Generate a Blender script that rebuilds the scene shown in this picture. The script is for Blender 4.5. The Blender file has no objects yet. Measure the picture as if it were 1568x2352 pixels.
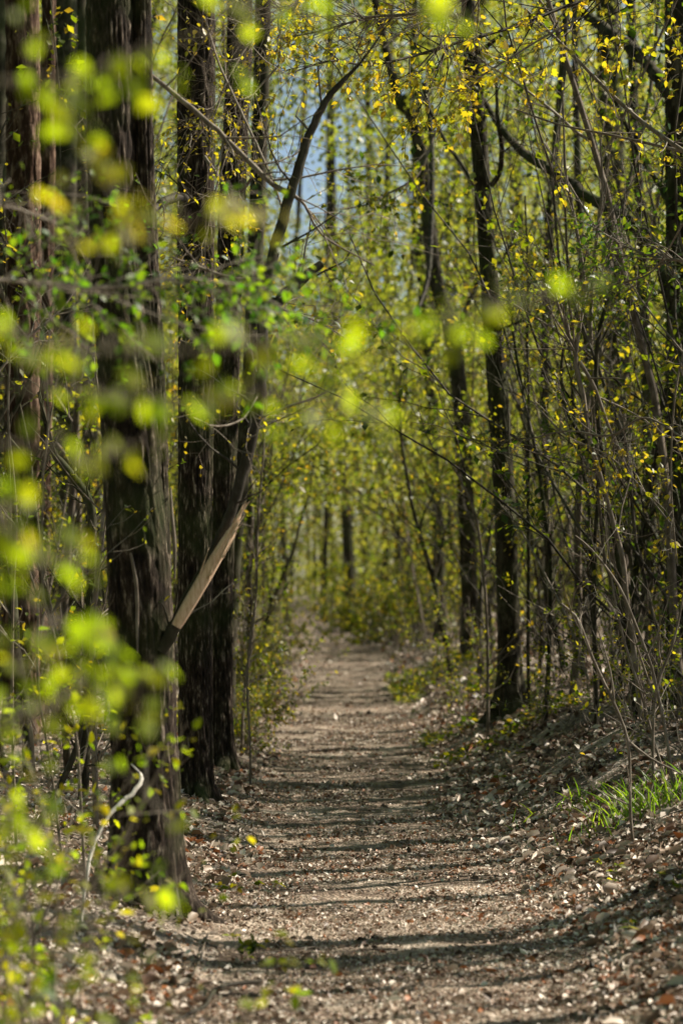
import bpy, math, numpy as np
from math import radians, sin, cos, pi
from mathutils import Vector, Matrix

# ------------------------------------------------------------------ camera, sky, sun, exposure
scn = bpy.context.scene
FPX = 5532.0                      # focal length in pixels of a 1568 x 2352 frame
CX, CY, HOR = 784.0, 1176.0, 1330.0
CAM_H = 1.40
PITCH = math.atan((HOR - CY) / FPX)
cd = bpy.data.cameras.new('camera'); cam = bpy.data.objects.new('camera', cd)
scn.collection.objects.link(cam); scn.camera = cam
cam.location = (0, 0, CAM_H); cam.rotation_euler = (pi / 2 + PITCH, 0, 0)
cd.sensor_fit = 'VERTICAL'; cd.sensor_height = 24.0; cd.lens = 24.0 * FPX / 2352.0
cd.clip_start = 0.05; cd.clip_end = 2000
cd.dof.use_dof = True; cd.dof.focus_distance = 12.2
cd.dof.aperture_fstop = (cd.lens / 1000.0) / 0.0295; cd.dof.aperture_blades = 0

SUN_EL, SUN_AZ = radians(43), radians(20)     # azimuth from +X towards +Y
w = bpy.data.worlds.new('World'); scn.world = w; w.use_nodes = True
nt = w.node_tree; nt.nodes.clear()
sky = nt.nodes.new('ShaderNodeTexSky'); sky.sky_type = 'NISHITA'; sky.sun_disc = False
sky.sun_elevation = SUN_EL; sky.sun_rotation = pi / 2 - SUN_AZ; sky.dust_density = 1.0
bg = nt.nodes.new('ShaderNodeBackground'); bg.inputs[1].default_value = 0.06
wo = nt.nodes.new('ShaderNodeOutputWorld')
nt.links.new(sky.outputs[0], bg.inputs[0]); nt.links.new(bg.outputs[0], wo.inputs[0])
sd = bpy.data.lights.new('sun', 'SUN'); sd.energy = 5.0; sd.angle = radians(0.53); sd.color = (1.0, 0.91, 0.76)
so = bpy.data.objects.new('sun', sd); scn.collection.objects.link(so)
SDIR = Vector((cos(SUN_EL) * cos(SUN_AZ), cos(SUN_EL) * sin(SUN_AZ), sin(SUN_EL)))
so.rotation_euler = SDIR.to_track_quat('Z', 'Y').to_euler(); so.location = (20, 5, 20)
scn.view_settings.view_transform = 'Standard'; scn.view_settings.look = 'None'
scn.view_settings.exposure = 1.03; scn.view_settings.gamma = 1.0
scn.render.engine = 'CYCLES'
scn.cycles.max_bounces = 6; scn.cycles.diffuse_bounces = 2; scn.cycles.transmission_bounces = 4
scn.cycles.glossy_bounces = 2; scn.cycles.transparent_max_bounces = 4
scn.cycles.use_denoising = True; scn.cycles.caustics_reflective = False; scn.cycles.caustics_refractive = False

# ------------------------------------------------------------------ helpers
rng = np.random.default_rng(11)
def A(*v): return np.array(v, float)
_f = A(0, cos(PITCH), sin(PITCH)); _u = A(0, -sin(PITCH), cos(PITCH)); _r = A(1, 0, 0)
def P(px, py, d):
    """world point seen at px,py of the 1568 x 2352 frame, d metres away"""
    return A(0, 0, CAM_H) + d * _f + _r * ((px - CX) / FPX * d) + _u * ((CY - py) / FPX * d)
def PXW(wpx, d): return wpx * d / FPX

def _hash(ix, iy, iz, seed):
    h = (ix * 374761393 + iy * 668265263 + iz * 1274126177 + seed * 144665) & 0xffffffff
    h = ((h ^ (h >> 13)) * 1274126177) & 0xffffffff
    return ((h ^ (h >> 16)) & 0xffffff) / float(0xffffff)
def vnoise(x, y, z=0.0, seed=0):
    x, y, z = np.broadcast_arrays(np.asarray(x, float), np.asarray(y, float), np.asarray(z, float))
    i, j, k = np.floor(x).astype(np.int64), np.floor(y).astype(np.int64), np.floor(z).astype(np.int64)
    u, v, t = x - i, y - j, z - k
    u, v, t = u * u * (3 - 2 * u), v * v * (3 - 2 * v), t * t * (3 - 2 * t)
    def c(a, b, g): return _hash(i + a, j + b, k + g, seed)
    l = lambda a, b, q: a + (b - a) * q
    return l(l(l(c(0, 0, 0), c(1, 0, 0), u), l(c(0, 1, 0), c(1, 1, 0), u), v),
             l(l(c(0, 0, 1), c(1, 0, 1), u), l(c(0, 1, 1), c(1, 1, 1), u), v), t)
def fbm(x, y, z=0.0, seed=0, oct=3):
    s, a, f, n = 0.0, 1.0, 1.0, 0.0
    for o in range(oct):
        s = s + a * vnoise(np.asarray(x) * f, np.asarray(y) * f, np.asarray(z) * f, seed + o * 17); n += a; a *= .5; f *= 2.03
    return s / n
def ss(x):
    x = np.clip(x, 0, 1); return x * x * (3 - 2 * x)
def pathx(y): return np.interp(y, [-20, 0, 8, 10, 16, 28, 43, 50, 64, 80, 97, 140, 300], [.45, .3, .18, .14, .11, .03, .04, -.12, -.72, -1.3, -2.0, -9, -40])
def gh(x, y):
    x = np.asarray(x, float); y = np.asarray(y, float); t = x - pathx(y)
    mod = .75 + .25 * ss((y - 8) / 8)
    h = .20 * ss((-t - .5) / 1.2) + .43 * mod * ss((t - .62) / 1.15) + .035 * np.minimum((t / .9) ** 2, 1.2)
    bank = ss((np.abs(t) - .6) / .8)
    h = h + bank * .22 * (fbm(x * .55, y * .55, 0, 3) - .5) + .035 * (fbm(x * 2.6, y * 2.6, 0, 9) - .5)
    h = h + .9 * ss((np.abs(t) - 6) / 30) * fbm(x * .05, y * .05, 0, 5)
    return h

class Acc:
    def __init__(s): s.v, s.l, s.n, s.t, s.off = [], [], [], [], 0
    def add(s, v, f, tint=0.5):
        """v (N,3); f (M,k) indices"""
        v = np.asarray(v, float); f = np.asarray(f, np.int64)
        s.v.append(v); s.l.append((f + s.off).ravel()); s.n.append(np.full(len(f), f.shape[1], np.int64))
        s.t.append(np.broadcast_to(np.asarray(tint, float), (len(v),)).copy()); s.off += len(v)
    def merge(s, o, M=None, dt=0.0):
        if not o.v: return
        v = np.concatenate(o.v)
        if M is not None: v = v @ M[:3, :3].T + M[:3, 3]
        s.v.append(v); s.l.append(np.concatenate(o.l) + s.off); s.n.append(np.concatenate(o.n))
        s.t.append(np.clip(np.concatenate(o.t) + dt, 0, 1)); s.off += len(v)
    def mesh(s, name, mats, smooth=False, origin=None):
        v = np.concatenate(s.v); l = np.concatenate(s.l); n = np.concatenate(s.n); t = np.concatenate(s.t)
        if origin is not None: v = v - origin
        me = bpy.data.meshes.new(name)
        me.vertices.add(len(v)); me.vertices.foreach_set('co', v.astype(np.float32).ravel())
        me.loops.add(len(l)); me.loops.foreach_set('vertex_index', l.astype(np.int32))
        me.polygons.add(len(n)); st = np.concatenate([[0], np.cumsum(n)[:-1]])
        me.polygons.foreach_set('loop_start', st.astype(np.int32)); me.polygons.foreach_set('loop_total', n.astype(np.int32))
        if smooth: me.polygons.foreach_set('use_smooth', np.ones(len(n), bool))
        a = me.attributes.new('tint', 'FLOAT', 'POINT'); a.data.foreach_set('value', t.astype(np.float32))
        me.update(calc_edges=True); me.materials.append(mats)
        return me

def link(name, me, parent=None, loc=None):
    o = bpy.data.objects.new(name, me); scn.collection.objects.link(o)
    if parent is not None: o.parent = parent
    if loc is not None: o.location = loc
    return o
def tag(o, label=None, cat=None, group=None, kind=None):
    if label: o['label'] = label
    if cat: o['category'] = cat
    if group: o['group'] = group
    if kind: o['kind'] = kind
    return o
def thing(name, label, cat, loc, group=None):
    o = bpy.data.objects.new(name, None); scn.collection.objects.link(o); o.location = loc
    return tag(o, label, cat, group)
def part(name, acc, mat, root, smooth=False, label=None):
    o = link(name, acc.mesh(name, mat, smooth, np.array(root.location)), root)
    if label: o['label'] = label
    return o

def tube(acc, pts, rad, sides=6, tint=.5, cap=True):
    pts = np.asarray(pts, float); n = len(pts); rad = np.broadcast_to(np.asarray(rad, float), (n,))
    tg = np.gradient(pts, axis=0); tg /= np.linalg.norm(tg, axis=1)[:, None] + 1e-9
    m = tg.mean(0); ref = A(1, 0, 0) if abs(m[0]) < .7 * np.linalg.norm(m) + 1e-9 else A(0, 1, 0)
    a = np.cross(tg, ref); a /= np.linalg.norm(a, axis=1)[:, None] + 1e-9
    b = np.cross(tg, a)
    th = np.arange(sides) / sides * 2 * pi
    v = pts[:, None, :] + rad[:, None, None] * (a[:, None, :] * np.cos(th)[None, :, None] + b[:, None, :] * np.sin(th)[None, :, None])
    i = np.arange(n - 1)[:, None] * sides + np.arange(sides)[None, :]
    j = np.arange(n - 1)[:, None] * sides + (np.arange(sides)[None, :] + 1) % sides
    f = np.stack([i, j, j + sides, i + sides], -1).reshape(-1, 4)
    acc.add(v.reshape(-1, 3), f, tint)
    if cap and rad[-1] > .004:
        acc.add(v[-1], np.arange(sides)[None, :], tint)

def spline(pts, step):
    """Catmull-Rom through rows (any columns), about step metres between samples"""
    p = np.asarray(pts, float); p = np.vstack([2 * p[0] - p[1], p, 2 * p[-1] - p[-2]]); out = []
    for k in range(1, len(p) - 2):
        m = max(2, int(np.linalg.norm(p[k + 1][:3] - p[k][:3]) / step))
        t = np.linspace(0, 1, m, endpoint=False)[:, None]
        out.append(.5 * (2 * p[k] + (p[k + 1] - p[k - 1]) * t + (2 * p[k - 1] - 5 * p[k] + 4 * p[k + 1] - p[k + 2]) * t ** 2
                         + (3 * p[k] - p[k - 1] - 3 * p[k + 1] + p[k + 2]) * t ** 3))
    out.append(p[-2][None, :]); return np.vstack(out)

# leaf shapes: x along the leaf, y across, z up
def _leaf(rows, fold=.12, droop=.1):
    v, f = [(0, 0, 0)], []
    for x, wd in rows: v += [(x, -wd, fold * wd * 2 - droop * x * x), (x, 0, -droop * x * x), (x, wd, fold * wd * 2 - droop * x * x)]
    v.append((1, 0, -droop))
    f.append([0, 1, 2]); f.append([0, 2, 3]); k = len(rows)
    q = []
    for r in range(k - 1):
        a = 1 + 3 * r; q += [[a, a + 3, a + 4, a + 1], [a + 1, a + 4, a + 5, a + 2]]
    a = 1 + 3 * (k - 1); f += [[a, a + 6 - 3, a + 1], [a + 1, a + 3, a + 2]]
    return np.array(v, float), [np.array(f), np.array(q)] if q else [np.array(f)]
L_OVAL = _leaf([(.35, .3), (.7, .22)])
L_LITTER = _leaf([(.3, .28), (.7, .26)], fold=.45, droop=.35)
L_DIA = (np.array([(0, 0, 0), (.5, -.34, .06), (1, 0, -.05), (.5, .34, .06)], float), [np.array([[0, 1, 2], [0, 2, 3]])])
def _lobed():
    ang = np.radians([0, 22, 40, 62, 80, 112, 150, 180, 210, 248, 280, 298, 320, 338]); r = [1, .62, .92, .55, .8, .5, .42, .16, .42, .5, .8, .55, .92, .62]
    v = [(0.45, 0, 0)] + [(.45 + .55 * q * cos(a), .55 * q * sin(a), .10 * q * abs(sin(a)) - .08 * q) for a, q in zip(ang, r)]
    f = [[0, i, i % 14 + 1] for i in range(1, 15)]
    return np.array(v, float), [np.array(f)]
L_LOBE = _lobed()
def leaves(acc, pos, axis, nrm, size, shape=L_OVAL, tint=None):
    pos = np.asarray(pos, float); N = len(pos)
    if N == 0: return
    X = axis / (np.linalg.norm(axis, axis=1)[:, None] + 1e-9)
    Y = np.cross(nrm, X); Y /= np.linalg.norm(Y, axis=1)[:, None] + 1e-9
    Z = np.cross(X, Y); tv, tf = shape; k = len(tv)
    size = np.broadcast_to(np.asarray(size, float), (N,))
    v = pos[:, None, :] + size[:, None, None] * (tv[None, :, 0, None] * X[:, None, :] + tv[None, :, 1, None] * Y[:, None, :] + tv[None, :, 2, None] * Z[:, None, :])
    tint = rng.random(N) if tint is None else np.broadcast_to(tint, (N,))
    base = acc.off
    acc.v.append(v.reshape(-1, 3)); acc.t.append(np.repeat(tint, k)); acc.off += N * k
    for f in tf:
        ff = (np.arange(N)[:, None, None] * k + f[None]).reshape(-1, f.shape[1]) + base
        acc.l.append(ff.ravel()); acc.n.append(np.full(len(ff), f.shape[1], np.int64))
def rdir(n, flat=1.0):
    d = rng.normal(size=(n, 3)); d[:, 2] *= flat; return d / np.linalg.norm(d, axis=1)[:, None]

class Leafy:
    """collects leaf sites while a plant grows"""
    def __init__(s): s.p, s.a = [], []
    def build(s, acc, size, shape=L_OVAL, keep=1.0, up=1.2, jit=.0, tint=None):
        if not s.p: return
        p = np.array(s.p); a = np.array(s.a); k = (rng.random(len(p)) < keep) & ((fbm(p[:, 0] * 2.2, p[:, 1] * 2.2, p[:, 2] * 2.2, 55, 2) + .25 * (rng.random(len(p)) - .5)) > .44); p, a = p[k], a[k]; n = len(p)
        if n == 0: return
        ax = a + rng.normal(size=(n, 3)) * .6; ax[:, 2] -= .15
        nr = rng.normal(size=(n, 3)); nr[:, 2] = np.abs(nr[:, 2]) + up
        leaves(acc, p + rng.normal(size=(n, 3)) * jit, ax, nr, size * (.45 + 1.0 * rng.random(n) ** 1.3), shape, tint)

def grow(acc, lf, p, d, L, r, lvl, o):
    """one shoot with side shoots; o: seg, wob, up, kids, ang, ratio, leaf (spacing), tint"""
    n = max(3, int(o.get('seg', 6) * (1 if lvl > 1 else .7))); pts = [p.copy()]; d = d / np.linalg.norm(d); dd = [d.copy()]
    for i in range(n):
        d = d + rng.normal(size=3) * o.get('wob', .16); d[2] += o.get('up', .05); d /= np.linalg.norm(d)
        p = p + d * L / n; pts.append(p.copy()); dd.append(d.copy())
    pts = np.array(pts); rad = np.linspace(r, max(r * .3, .0012), n + 1)
    tube(acc, pts, rad, 5 if r > .006 else (4 if r > .003 else 3), o.get('tint', .5) + rng.normal() * .08, cap=False)
    if lvl > 0:
        for _ in range(rng.poisson(o.get('kids', 5))):
            s = rng.uniform(.2, .98) * n; i = min(int(s), n - 1); q = pts[i] + (pts[i + 1] - pts[i]) * (s - i)
            side = np.cross(dd[i], rdir(1)[0]); side /= np.linalg.norm(side) + 1e-9; an = o.get('ang', .9) * rng.uniform(.6, 1.2)
            grow(acc, lf, q, dd[i] * cos(an) + side * sin(an), L * o.get('ratio', .42) * rng.uniform(.5, 1.2) * (1.1 - .5 * s / n),
                 max(rad[i] * .55, .0012), lvl - 1, o)
    if lvl <= 1 and o.get('leaf'):
        m = max(1, int(L / o['leaf'])) if lvl == 0 else int(.4 * L / o['leaf'])
        for _ in range(m):
            s = (rng.random() ** .5) * n * .999; i = int(s); q = pts[i] + (pts[i + 1] - pts[i]) * (s - i)
            side = np.cross(dd[i], rdir(1)[0]); lf.p.append(q); lf.a.append(dd[i] * .7 + side)
            if rng.random() < .5: lf.p.append(q + rng.normal(size=3) * .012); lf.a.append(dd[i] * .7 - side)

# ------------------------------------------------------------------ materials
def mat(name):
    m = bpy.data.materials.new(name); m.use_nodes = True; n = m.node_tree; n.nodes.clear()
    out = n.nodes.new('ShaderNodeOutputMaterial'); return m, n, out
def N(n, t, **k):
    x = n.nodes.new(t)
    for a, b in k.items():
        if a.startswith('i_'): x.inputs[a[2:].replace('_', ' ')].default_value = b
        else: setattr(x, a, b)
    return x
def ramp(n, fac, stops):
    r = N(n, 'ShaderNodeValToRGB'); e = r.color_ramp.elements
    while len(e) > 1: e.remove(e[-1])
    e[0].position, e[0].color = stops[0][0], (*stops[0][1], 1)
    for p, c in stops[1:]: q = e.new(p); q.color = (*c, 1)
    n.links.new(fac, r.inputs[0]); return r.outputs[0]
def leaf_mat(name, refl, trans, tw=.55, rough=.42, spec=.5):
    m, n, out = mat(name); at = N(n, 'ShaderNodeAttribute', attribute_name='tint')
    c1 = ramp(n, at.outputs['Fac'], refl); c2 = ramp(n, at.outputs['Fac'], trans)
    b = N(n, 'ShaderNodeBsdfPrincipled'); b.inputs['Roughness'].default_value = rough; b.inputs['Specular IOR Level'].default_value = spec
    t = N(n, 'ShaderNodeBsdfTranslucent'); mx = N(n, 'ShaderNodeMixShader'); mx.inputs[0].default_value = tw
    n.links.new(c1, b.inputs['Base Color']); n.links.new(c2, t.inputs[0])
    n.links.new(b.outputs[0], mx.inputs[1]); n.links.new(t.outputs[0], mx.inputs[2]); n.links.new(mx.outputs[0], out.inputs[0]); return m
SPRING = leaf_mat('spring_leaf', [(0, (.03, .055, .008)), (.5, (.07, .095, .010)), (1, (.15, .14, .018))],
                  [(0, (.05, .11, .004)), (.5, (.28, .36, .007)), (.8, (.62, .55, .015)), (1, (.66, .42, .02))])
LIME = leaf_mat('lime_leaf', [(0, (.06, .10, .008)), (.5, (.12, .16, .010)), (1, (.20, .19, .015))], [(0, (.30, .50, .006)), (.45, (.56, .70, .008)), (1, (.80, .66, .01))], .6, .5, .3)
YELLOW = leaf_mat('young_yellow_leaf', [(0, (.20, .19, .02)), (1, (.34, .24, .03))], [(0, (.56, .58, .012)), (.6, (.74, .60, .015)), (1, (.74, .48, .02))])
GREEN = leaf_mat('green_leaf', [(0, (.03, .09, .012)), (1, (.09, .15, .015))], [(0, (.12, .36, .008)), (1, (.40, .52, .01))])
GLOSSY = leaf_mat('glossy_leaf', [(0, (.03, .08, .02)), (1, (.08, .13, .02))], [(0, (.10, .26, .01)), (1, (.40, .50, .01))], .4, .28, .7)
FAR = leaf_mat('distant_leaf', [(0, (.07, .10, .02)), (.6, (.12, .14, .03)), (1, (.17, .14, .06))],
               [(0, (.18, .27, .02)), (.5, (.45, .48, .03)), (1, (.54, .44, .08))], .5)  # brighter than nearer leaves: the hazy light of the distance is in the colour
GRASS = leaf_mat('grass_blade', [(0, (.05, .12, .015)), (1, (.12, .18, .02))], [(0, (.20, .46, .015)), (1, (.42, .56, .02))])
def bark(name, stops, sc=(14, 14, 3), bump=.6, dist=.02, moss=0.0, rough=.85):
    m, n, out = mat(name); tc = N(n, 'ShaderNodeTexCoord'); mp = N(n, 'ShaderNodeMapping'); mp.inputs['Scale'].default_value = sc
    n.links.new(tc.outputs['Object'], mp.inputs[0])
    no = N(n, 'ShaderNodeTexNoise', i_Scale=1.6, i_Detail=6.0, i_Roughness=.65); n.links.new(mp.outputs[0], no.inputs['Vector'])
    at = N(n, 'ShaderNodeAttribute', attribute_name='tint')
    ad = N(n, 'ShaderNodeMath', operation='MULTIPLY_ADD'); ad.inputs[1].default_value = .55; ad.inputs[2].default_value = -.27
    n.links.new(at.outputs['Fac'], ad.inputs[0]); a2 = N(n, 'ShaderNodeMath', operation='ADD'); n.links.new(no.outputs['Fac'], a2.inputs[0]); n.links.new(ad.outputs[0], a2.inputs[1])
    col = ramp(n, a2.outputs[0], stops)
    if moss:
        n2 = N(n, 'ShaderNodeTexNoise', i_Scale=2.2, i_Detail=3.0); n.links.new(tc.outputs['Object'], n2.inputs['Vector'])
        mf = ramp(n, n2.outputs['Fac'], [(.48, (0, 0, 0)), (.68, (moss,) * 3)]); mx = N(n, 'ShaderNodeMixRGB'); n.links.new(mf, mx.inputs[0])
        n.links.new(col, mx.inputs[1]); mx.inputs[2].default_value = (.06, .085, .025, 1); col = mx.outputs[0]
    b = N(n, 'ShaderNodeBsdfPrincipled'); b.inputs['Roughness'].default_value = rough; b.inputs['Specular IOR Level'].default_value = .12
    bp = N(n, 'ShaderNodeBump', i_Strength=bump, i_Distance=dist); n.links.new(no.outputs['Fac'], bp.inputs['Height'])
    n.links.new(col, b.inputs['Base Color']); n.links.new(bp.outputs[0], b.inputs['Normal']); n.links.new(b.outputs[0], out.inputs[0]); return m
PINE = bark('ridged_pine_bark', [(.30, (.006, .004, .003)), (.45, (.020, .014, .010)), (.58, (.050, .036, .027)), (.74, (.28, .23, .18))], (30, 30, 9), .9, .015, .45)
REDPINE = bark('red_pine_bark', [(.25, (.014, .006, .004)), (.5, (.055, .030, .019)), (.75, (.32, .22, .16))], (14, 14, 4), .8, .015)
SMOOTH = bark('smooth_dark_bark', [(.25, (.010, .008, .005)), (.48, (.032, .027, .017)), (.75, (.13, .115, .085))], (10, 10, 5), .5, .008, .5)
UNDER = bark('grey_undergrowth_bark', [(.25, (.012, .010, .007)), (.5, (.05, .042, .032)), (.78, (.21, .18, .145))], (12, 12, 5), .4, .006, .3, .7)
TWIG = bark('grey_twig_bark', [(.2, (.06, .045, .035)), (.5, (.17, .14, .11)), (.8, (.34, .30, .25))], (20, 20, 8), .4, .003, .0, .6)
DARKTW = bark('dark_limb_bark', [(.25, (.018, .015, .011)), (.5, (.04, .034, .026)), (.8, (.10, .09, .075))], (20, 20, 8), .5, .006, .25, .7)
WOOD = bark('raw_split_wood', [(.3, (.46, .29, .18)), (.5, (.66, .47, .32)), (.7, (.80, .64, .48))], (120, 120, 8), .7, .004)
def litter_mat():
    m, n, out = mat('dead_leaf'); at = N(n, 'ShaderNodeAttribute', attribute_name='tint')
    c = ramp(n, at.outputs['Fac'], [(0, (.035, .02, .012)), (.3, (.13, .078, .05)), (.5, (.29, .21, .15)), (.7, (.53, .44, .36)), (.9, (.86, .78, .68)), (.96, (.30, .10, .03)), (1, (.28, .11, .04))])
    b = N(n, 'ShaderNodeBsdfPrincipled'); b.inputs['Roughness'].default_value = .5; b.inputs['Specular IOR Level'].default_value = .45
    t = N(n, 'ShaderNodeBsdfTranslucent'); mx = N(n, 'ShaderNodeMixShader'); mx.inputs[0].default_value = .15
    n.links.new(c, b.inputs['Base Color']); n.links.new(c, t.inputs[0]); n.links.new(b.outputs[0], mx.inputs[1]); n.links.new(t.outputs[0], mx.inputs[2])
    n.links.new(mx.outputs[0], out.inputs[0]); return m
LITTER = litter_mat()
def soil(name, stops, s1, s2, bump):
    m, n, out = mat(name); tc = N(n, 'ShaderNodeTexCoord')
    a = N(n, 'ShaderNodeTexNoise', i_Scale=s1, i_Detail=8.0, i_Roughness=.7); b_ = N(n, 'ShaderNodeTexNoise', i_Scale=s2, i_Detail=3.0)
    vo = N(n, 'ShaderNodeTexVoronoi', i_Scale=s1 * 2.2)
    for q in (a, b_, vo): n.links.new(tc.outputs['Object'], q.inputs['Vector'])
    ad = N(n, 'ShaderNodeMath', operation='MULTIPLY_ADD'); ad.inputs[1].default_value = .5; n.links.new(b_.outputs['Fac'], ad.inputs[0])
    sc = N(n, 'ShaderNodeMath', operation='MULTIPLY'); sc.inputs[1].default_value = .5; n.links.new(a.outputs['Fac'], sc.inputs[0]); n.links.new(sc.outputs[0], ad.inputs[2])
    col = ramp(n, ad.outputs[0], stops); b = N(n, 'ShaderNodeBsdfPrincipled'); b.inputs['Roughness'].default_value = .85; b.inputs['Specular IOR Level'].default_value = .25
    hh = N(n, 'ShaderNodeMath', operation='ADD'); n.links.new(a.outputs['Fac'], hh.inputs[0]); n.links.new(vo.outputs['Distance'], hh.inputs[1])
    bp = N(n, 'ShaderNodeBump', i_Strength=bump, i_Distance=.03); n.links.new(hh.outputs[0], bp.inputs['Height'])
    n.links.new(col, b.inputs['Base Color']); n.links.new(bp.outputs[0], b.inputs['Normal']); n.links.new(b.outputs[0], out.inputs[0]); return m
FLOOR = soil('forest_soil', [(.35, (.04, .028, .02)), (.45, (.15, .11, .083)), (.53, (.34, .275, .22)), (.63, (.58, .51, .44))], 22, 3.0, .9)
PATH = soil('trodden_soil', [(.37, (.055, .037, .026)), (.46, (.17, .122, .09)), (.54, (.36, .285, .22)), (.67, (.60, .51, .42))], 30, 2.2, .7)

# ------------------------------------------------------------------ ground
def sheet(name, xs_of, ys, hfun, mt):
    X = np.stack([xs_of(y) for y in ys]); Y = np.repeat(ys[:, None], X.shape[1], 1); Z = hfun(X, Y)
    a = Acc(); R, C = X.shape; i = (np.arange(R - 1)[:, None] * C + np.arange(C - 1)[None]).ravel()
    a.add(np.stack([X, Y, Z], -1).reshape(-1, 3), np.stack([i, i + 1, i + C + 1, i + C], -1))
    o = link(name, a.mesh(name, mt, True)); return tag(o, kind='structure')
ys = np.concatenate([np.linspace(-30, 4, 30), np.linspace(4.1, 22, 300), np.geomspace(22.1, 400, 160)])
xoff = np.concatenate([-np.geomspace(160, 3.05, 50), np.linspace(-3, 4, 220), np.geomspace(4.05, 160, 50)])
def edges(y):
    l = -.66 + .5 * (fbm(y * .6, 3.3, 0, 21) - .5) + .16 * (vnoise(y * 5, 1, 0, 22) - .5)
    r = .70 + .5 * (fbm(y * .5, 8.3, 0, 23) - .5) + .16 * (vnoise(y * 5, 1, 0, 24) - .5)
    return l, r
def under(X, Y):
    t = X - pathx(Y); l, r = edges(Y); ins = ss((t - l) / .12) * ss((r - t) / .12); return gh(X, Y) - .02 * ins
sheet('forest_floor', lambda y: pathx(y) + xoff, ys, under, FLOOR)
def pxs(y):
    l, r = edges(y); return pathx(y) + np.linspace(l, r, 90)
sheet('path', pxs, np.concatenate([np.linspace(-8, 22, 420), np.geomspace(22.1, 150, 200)]),
      lambda X, Y: gh(X, Y) + .004 + .030 * (fbm(X * 6, Y * 6, 0, 31) - .5) * np.minimum(np.minimum(np.arange(X.shape[1]), np.arange(X.shape[1])[::-1]) / 12.0, 1)[None], PATH)

# fallen leaves and broken twigs: thick on the banks, thin and broken on the trodden path
def scatter_litter():
    a = Acc()
    def put(n, y0, y1, x0, x1, keep, size, shape=L_LITTER):
        y = y0 + (y1 - y0) * rng.random(n) ** 1.25; x = pathx(y) + rng.uniform(x0, x1, n); t = x - pathx(y)
        l, r = edges(y); onp = ss((t - l + .15) / .3) * ss((r + .15 - t) / .3)
        pr = keep * (1 - onp * .45) * (.1 + 1.3 * ss((fbm(x * 2.3, y * 2.3, 0, 41, 2) - .3) / .35)); k = rng.random(n) < pr
        x, y, onp = x[k], y[k], onp[k]; m = len(x); z = gh(x, y) + .006 + .018 * rng.random(m) * (1 - onp * .6)
        nr = rng.normal(size=(m, 3)) * .75; nr[:, 2] += 1.0 + .2 * onp
        s = size * (.35 + 1.3 * rng.random(m) ** 1.6) * (1 - .45 * onp)
        ti = np.clip(rng.normal(.60, .25, m) + .3 * (fbm(x * .9, y * .9, 0, 43) - .5) - .14 * ss((x - pathx(y) - .8) / .5), 0, 1)  # right-bank leaves tinted darker: the shade there is put into their colour
        leaves(a, np.stack([x, y, z], 1), rdir(m, .25), nr, s, shape, ti)
    put(120000, 5.5, 13, -2.6, 3.2, .95, .029)
    put(90000, 12, 24, -4, 6, .9, .038)
    put(16000, 5.5, 20, -1.6, 1.6, 1.2, .055)
    put(26000, 23, 50, -7, 9, .9, .10, L_DIA)
    put(80000, 5.5, 12, -1.1, 1.2, 1.4, .026, L_DIA)
    put(60000, 11, 26, -1.3, 1.4, 1.3, .04, L_DIA)
    o = link('fallen_leaves', a.mesh('fallen_leaves', LITTER)); tag(o, 'dry brown and bleached leaves littering the path and its banks', 'fallen leaves', kind='stuff')
scatter_litter()
a = Acc()
for _ in range(520):
    y = rng.uniform(6, 22); x = pathx(y) + rng.uniform(-2.2, 2.8); L = rng.uniform(.05, .32); th = rng.uniform(0, 2 * pi); d_ = A(cos(th), sin(th), 0); q0 = A(x, y, 0); k_ = rng.normal(size=2) * .02
    pts = np.array([q0, q0 + d_ * L * .5 + A(k_[0], k_[1], 0), q0 + d_ * L]); pts[:, 2] = gh(pts[:, 0], pts[:, 1]) + .012 + .01 * rng.random(3); r_ = rng.uniform(.0015, .0045); tube(a, pts, [r_, r_ * .8, r_ * .5], 4, rng.random())
TWIGLIT = a

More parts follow.
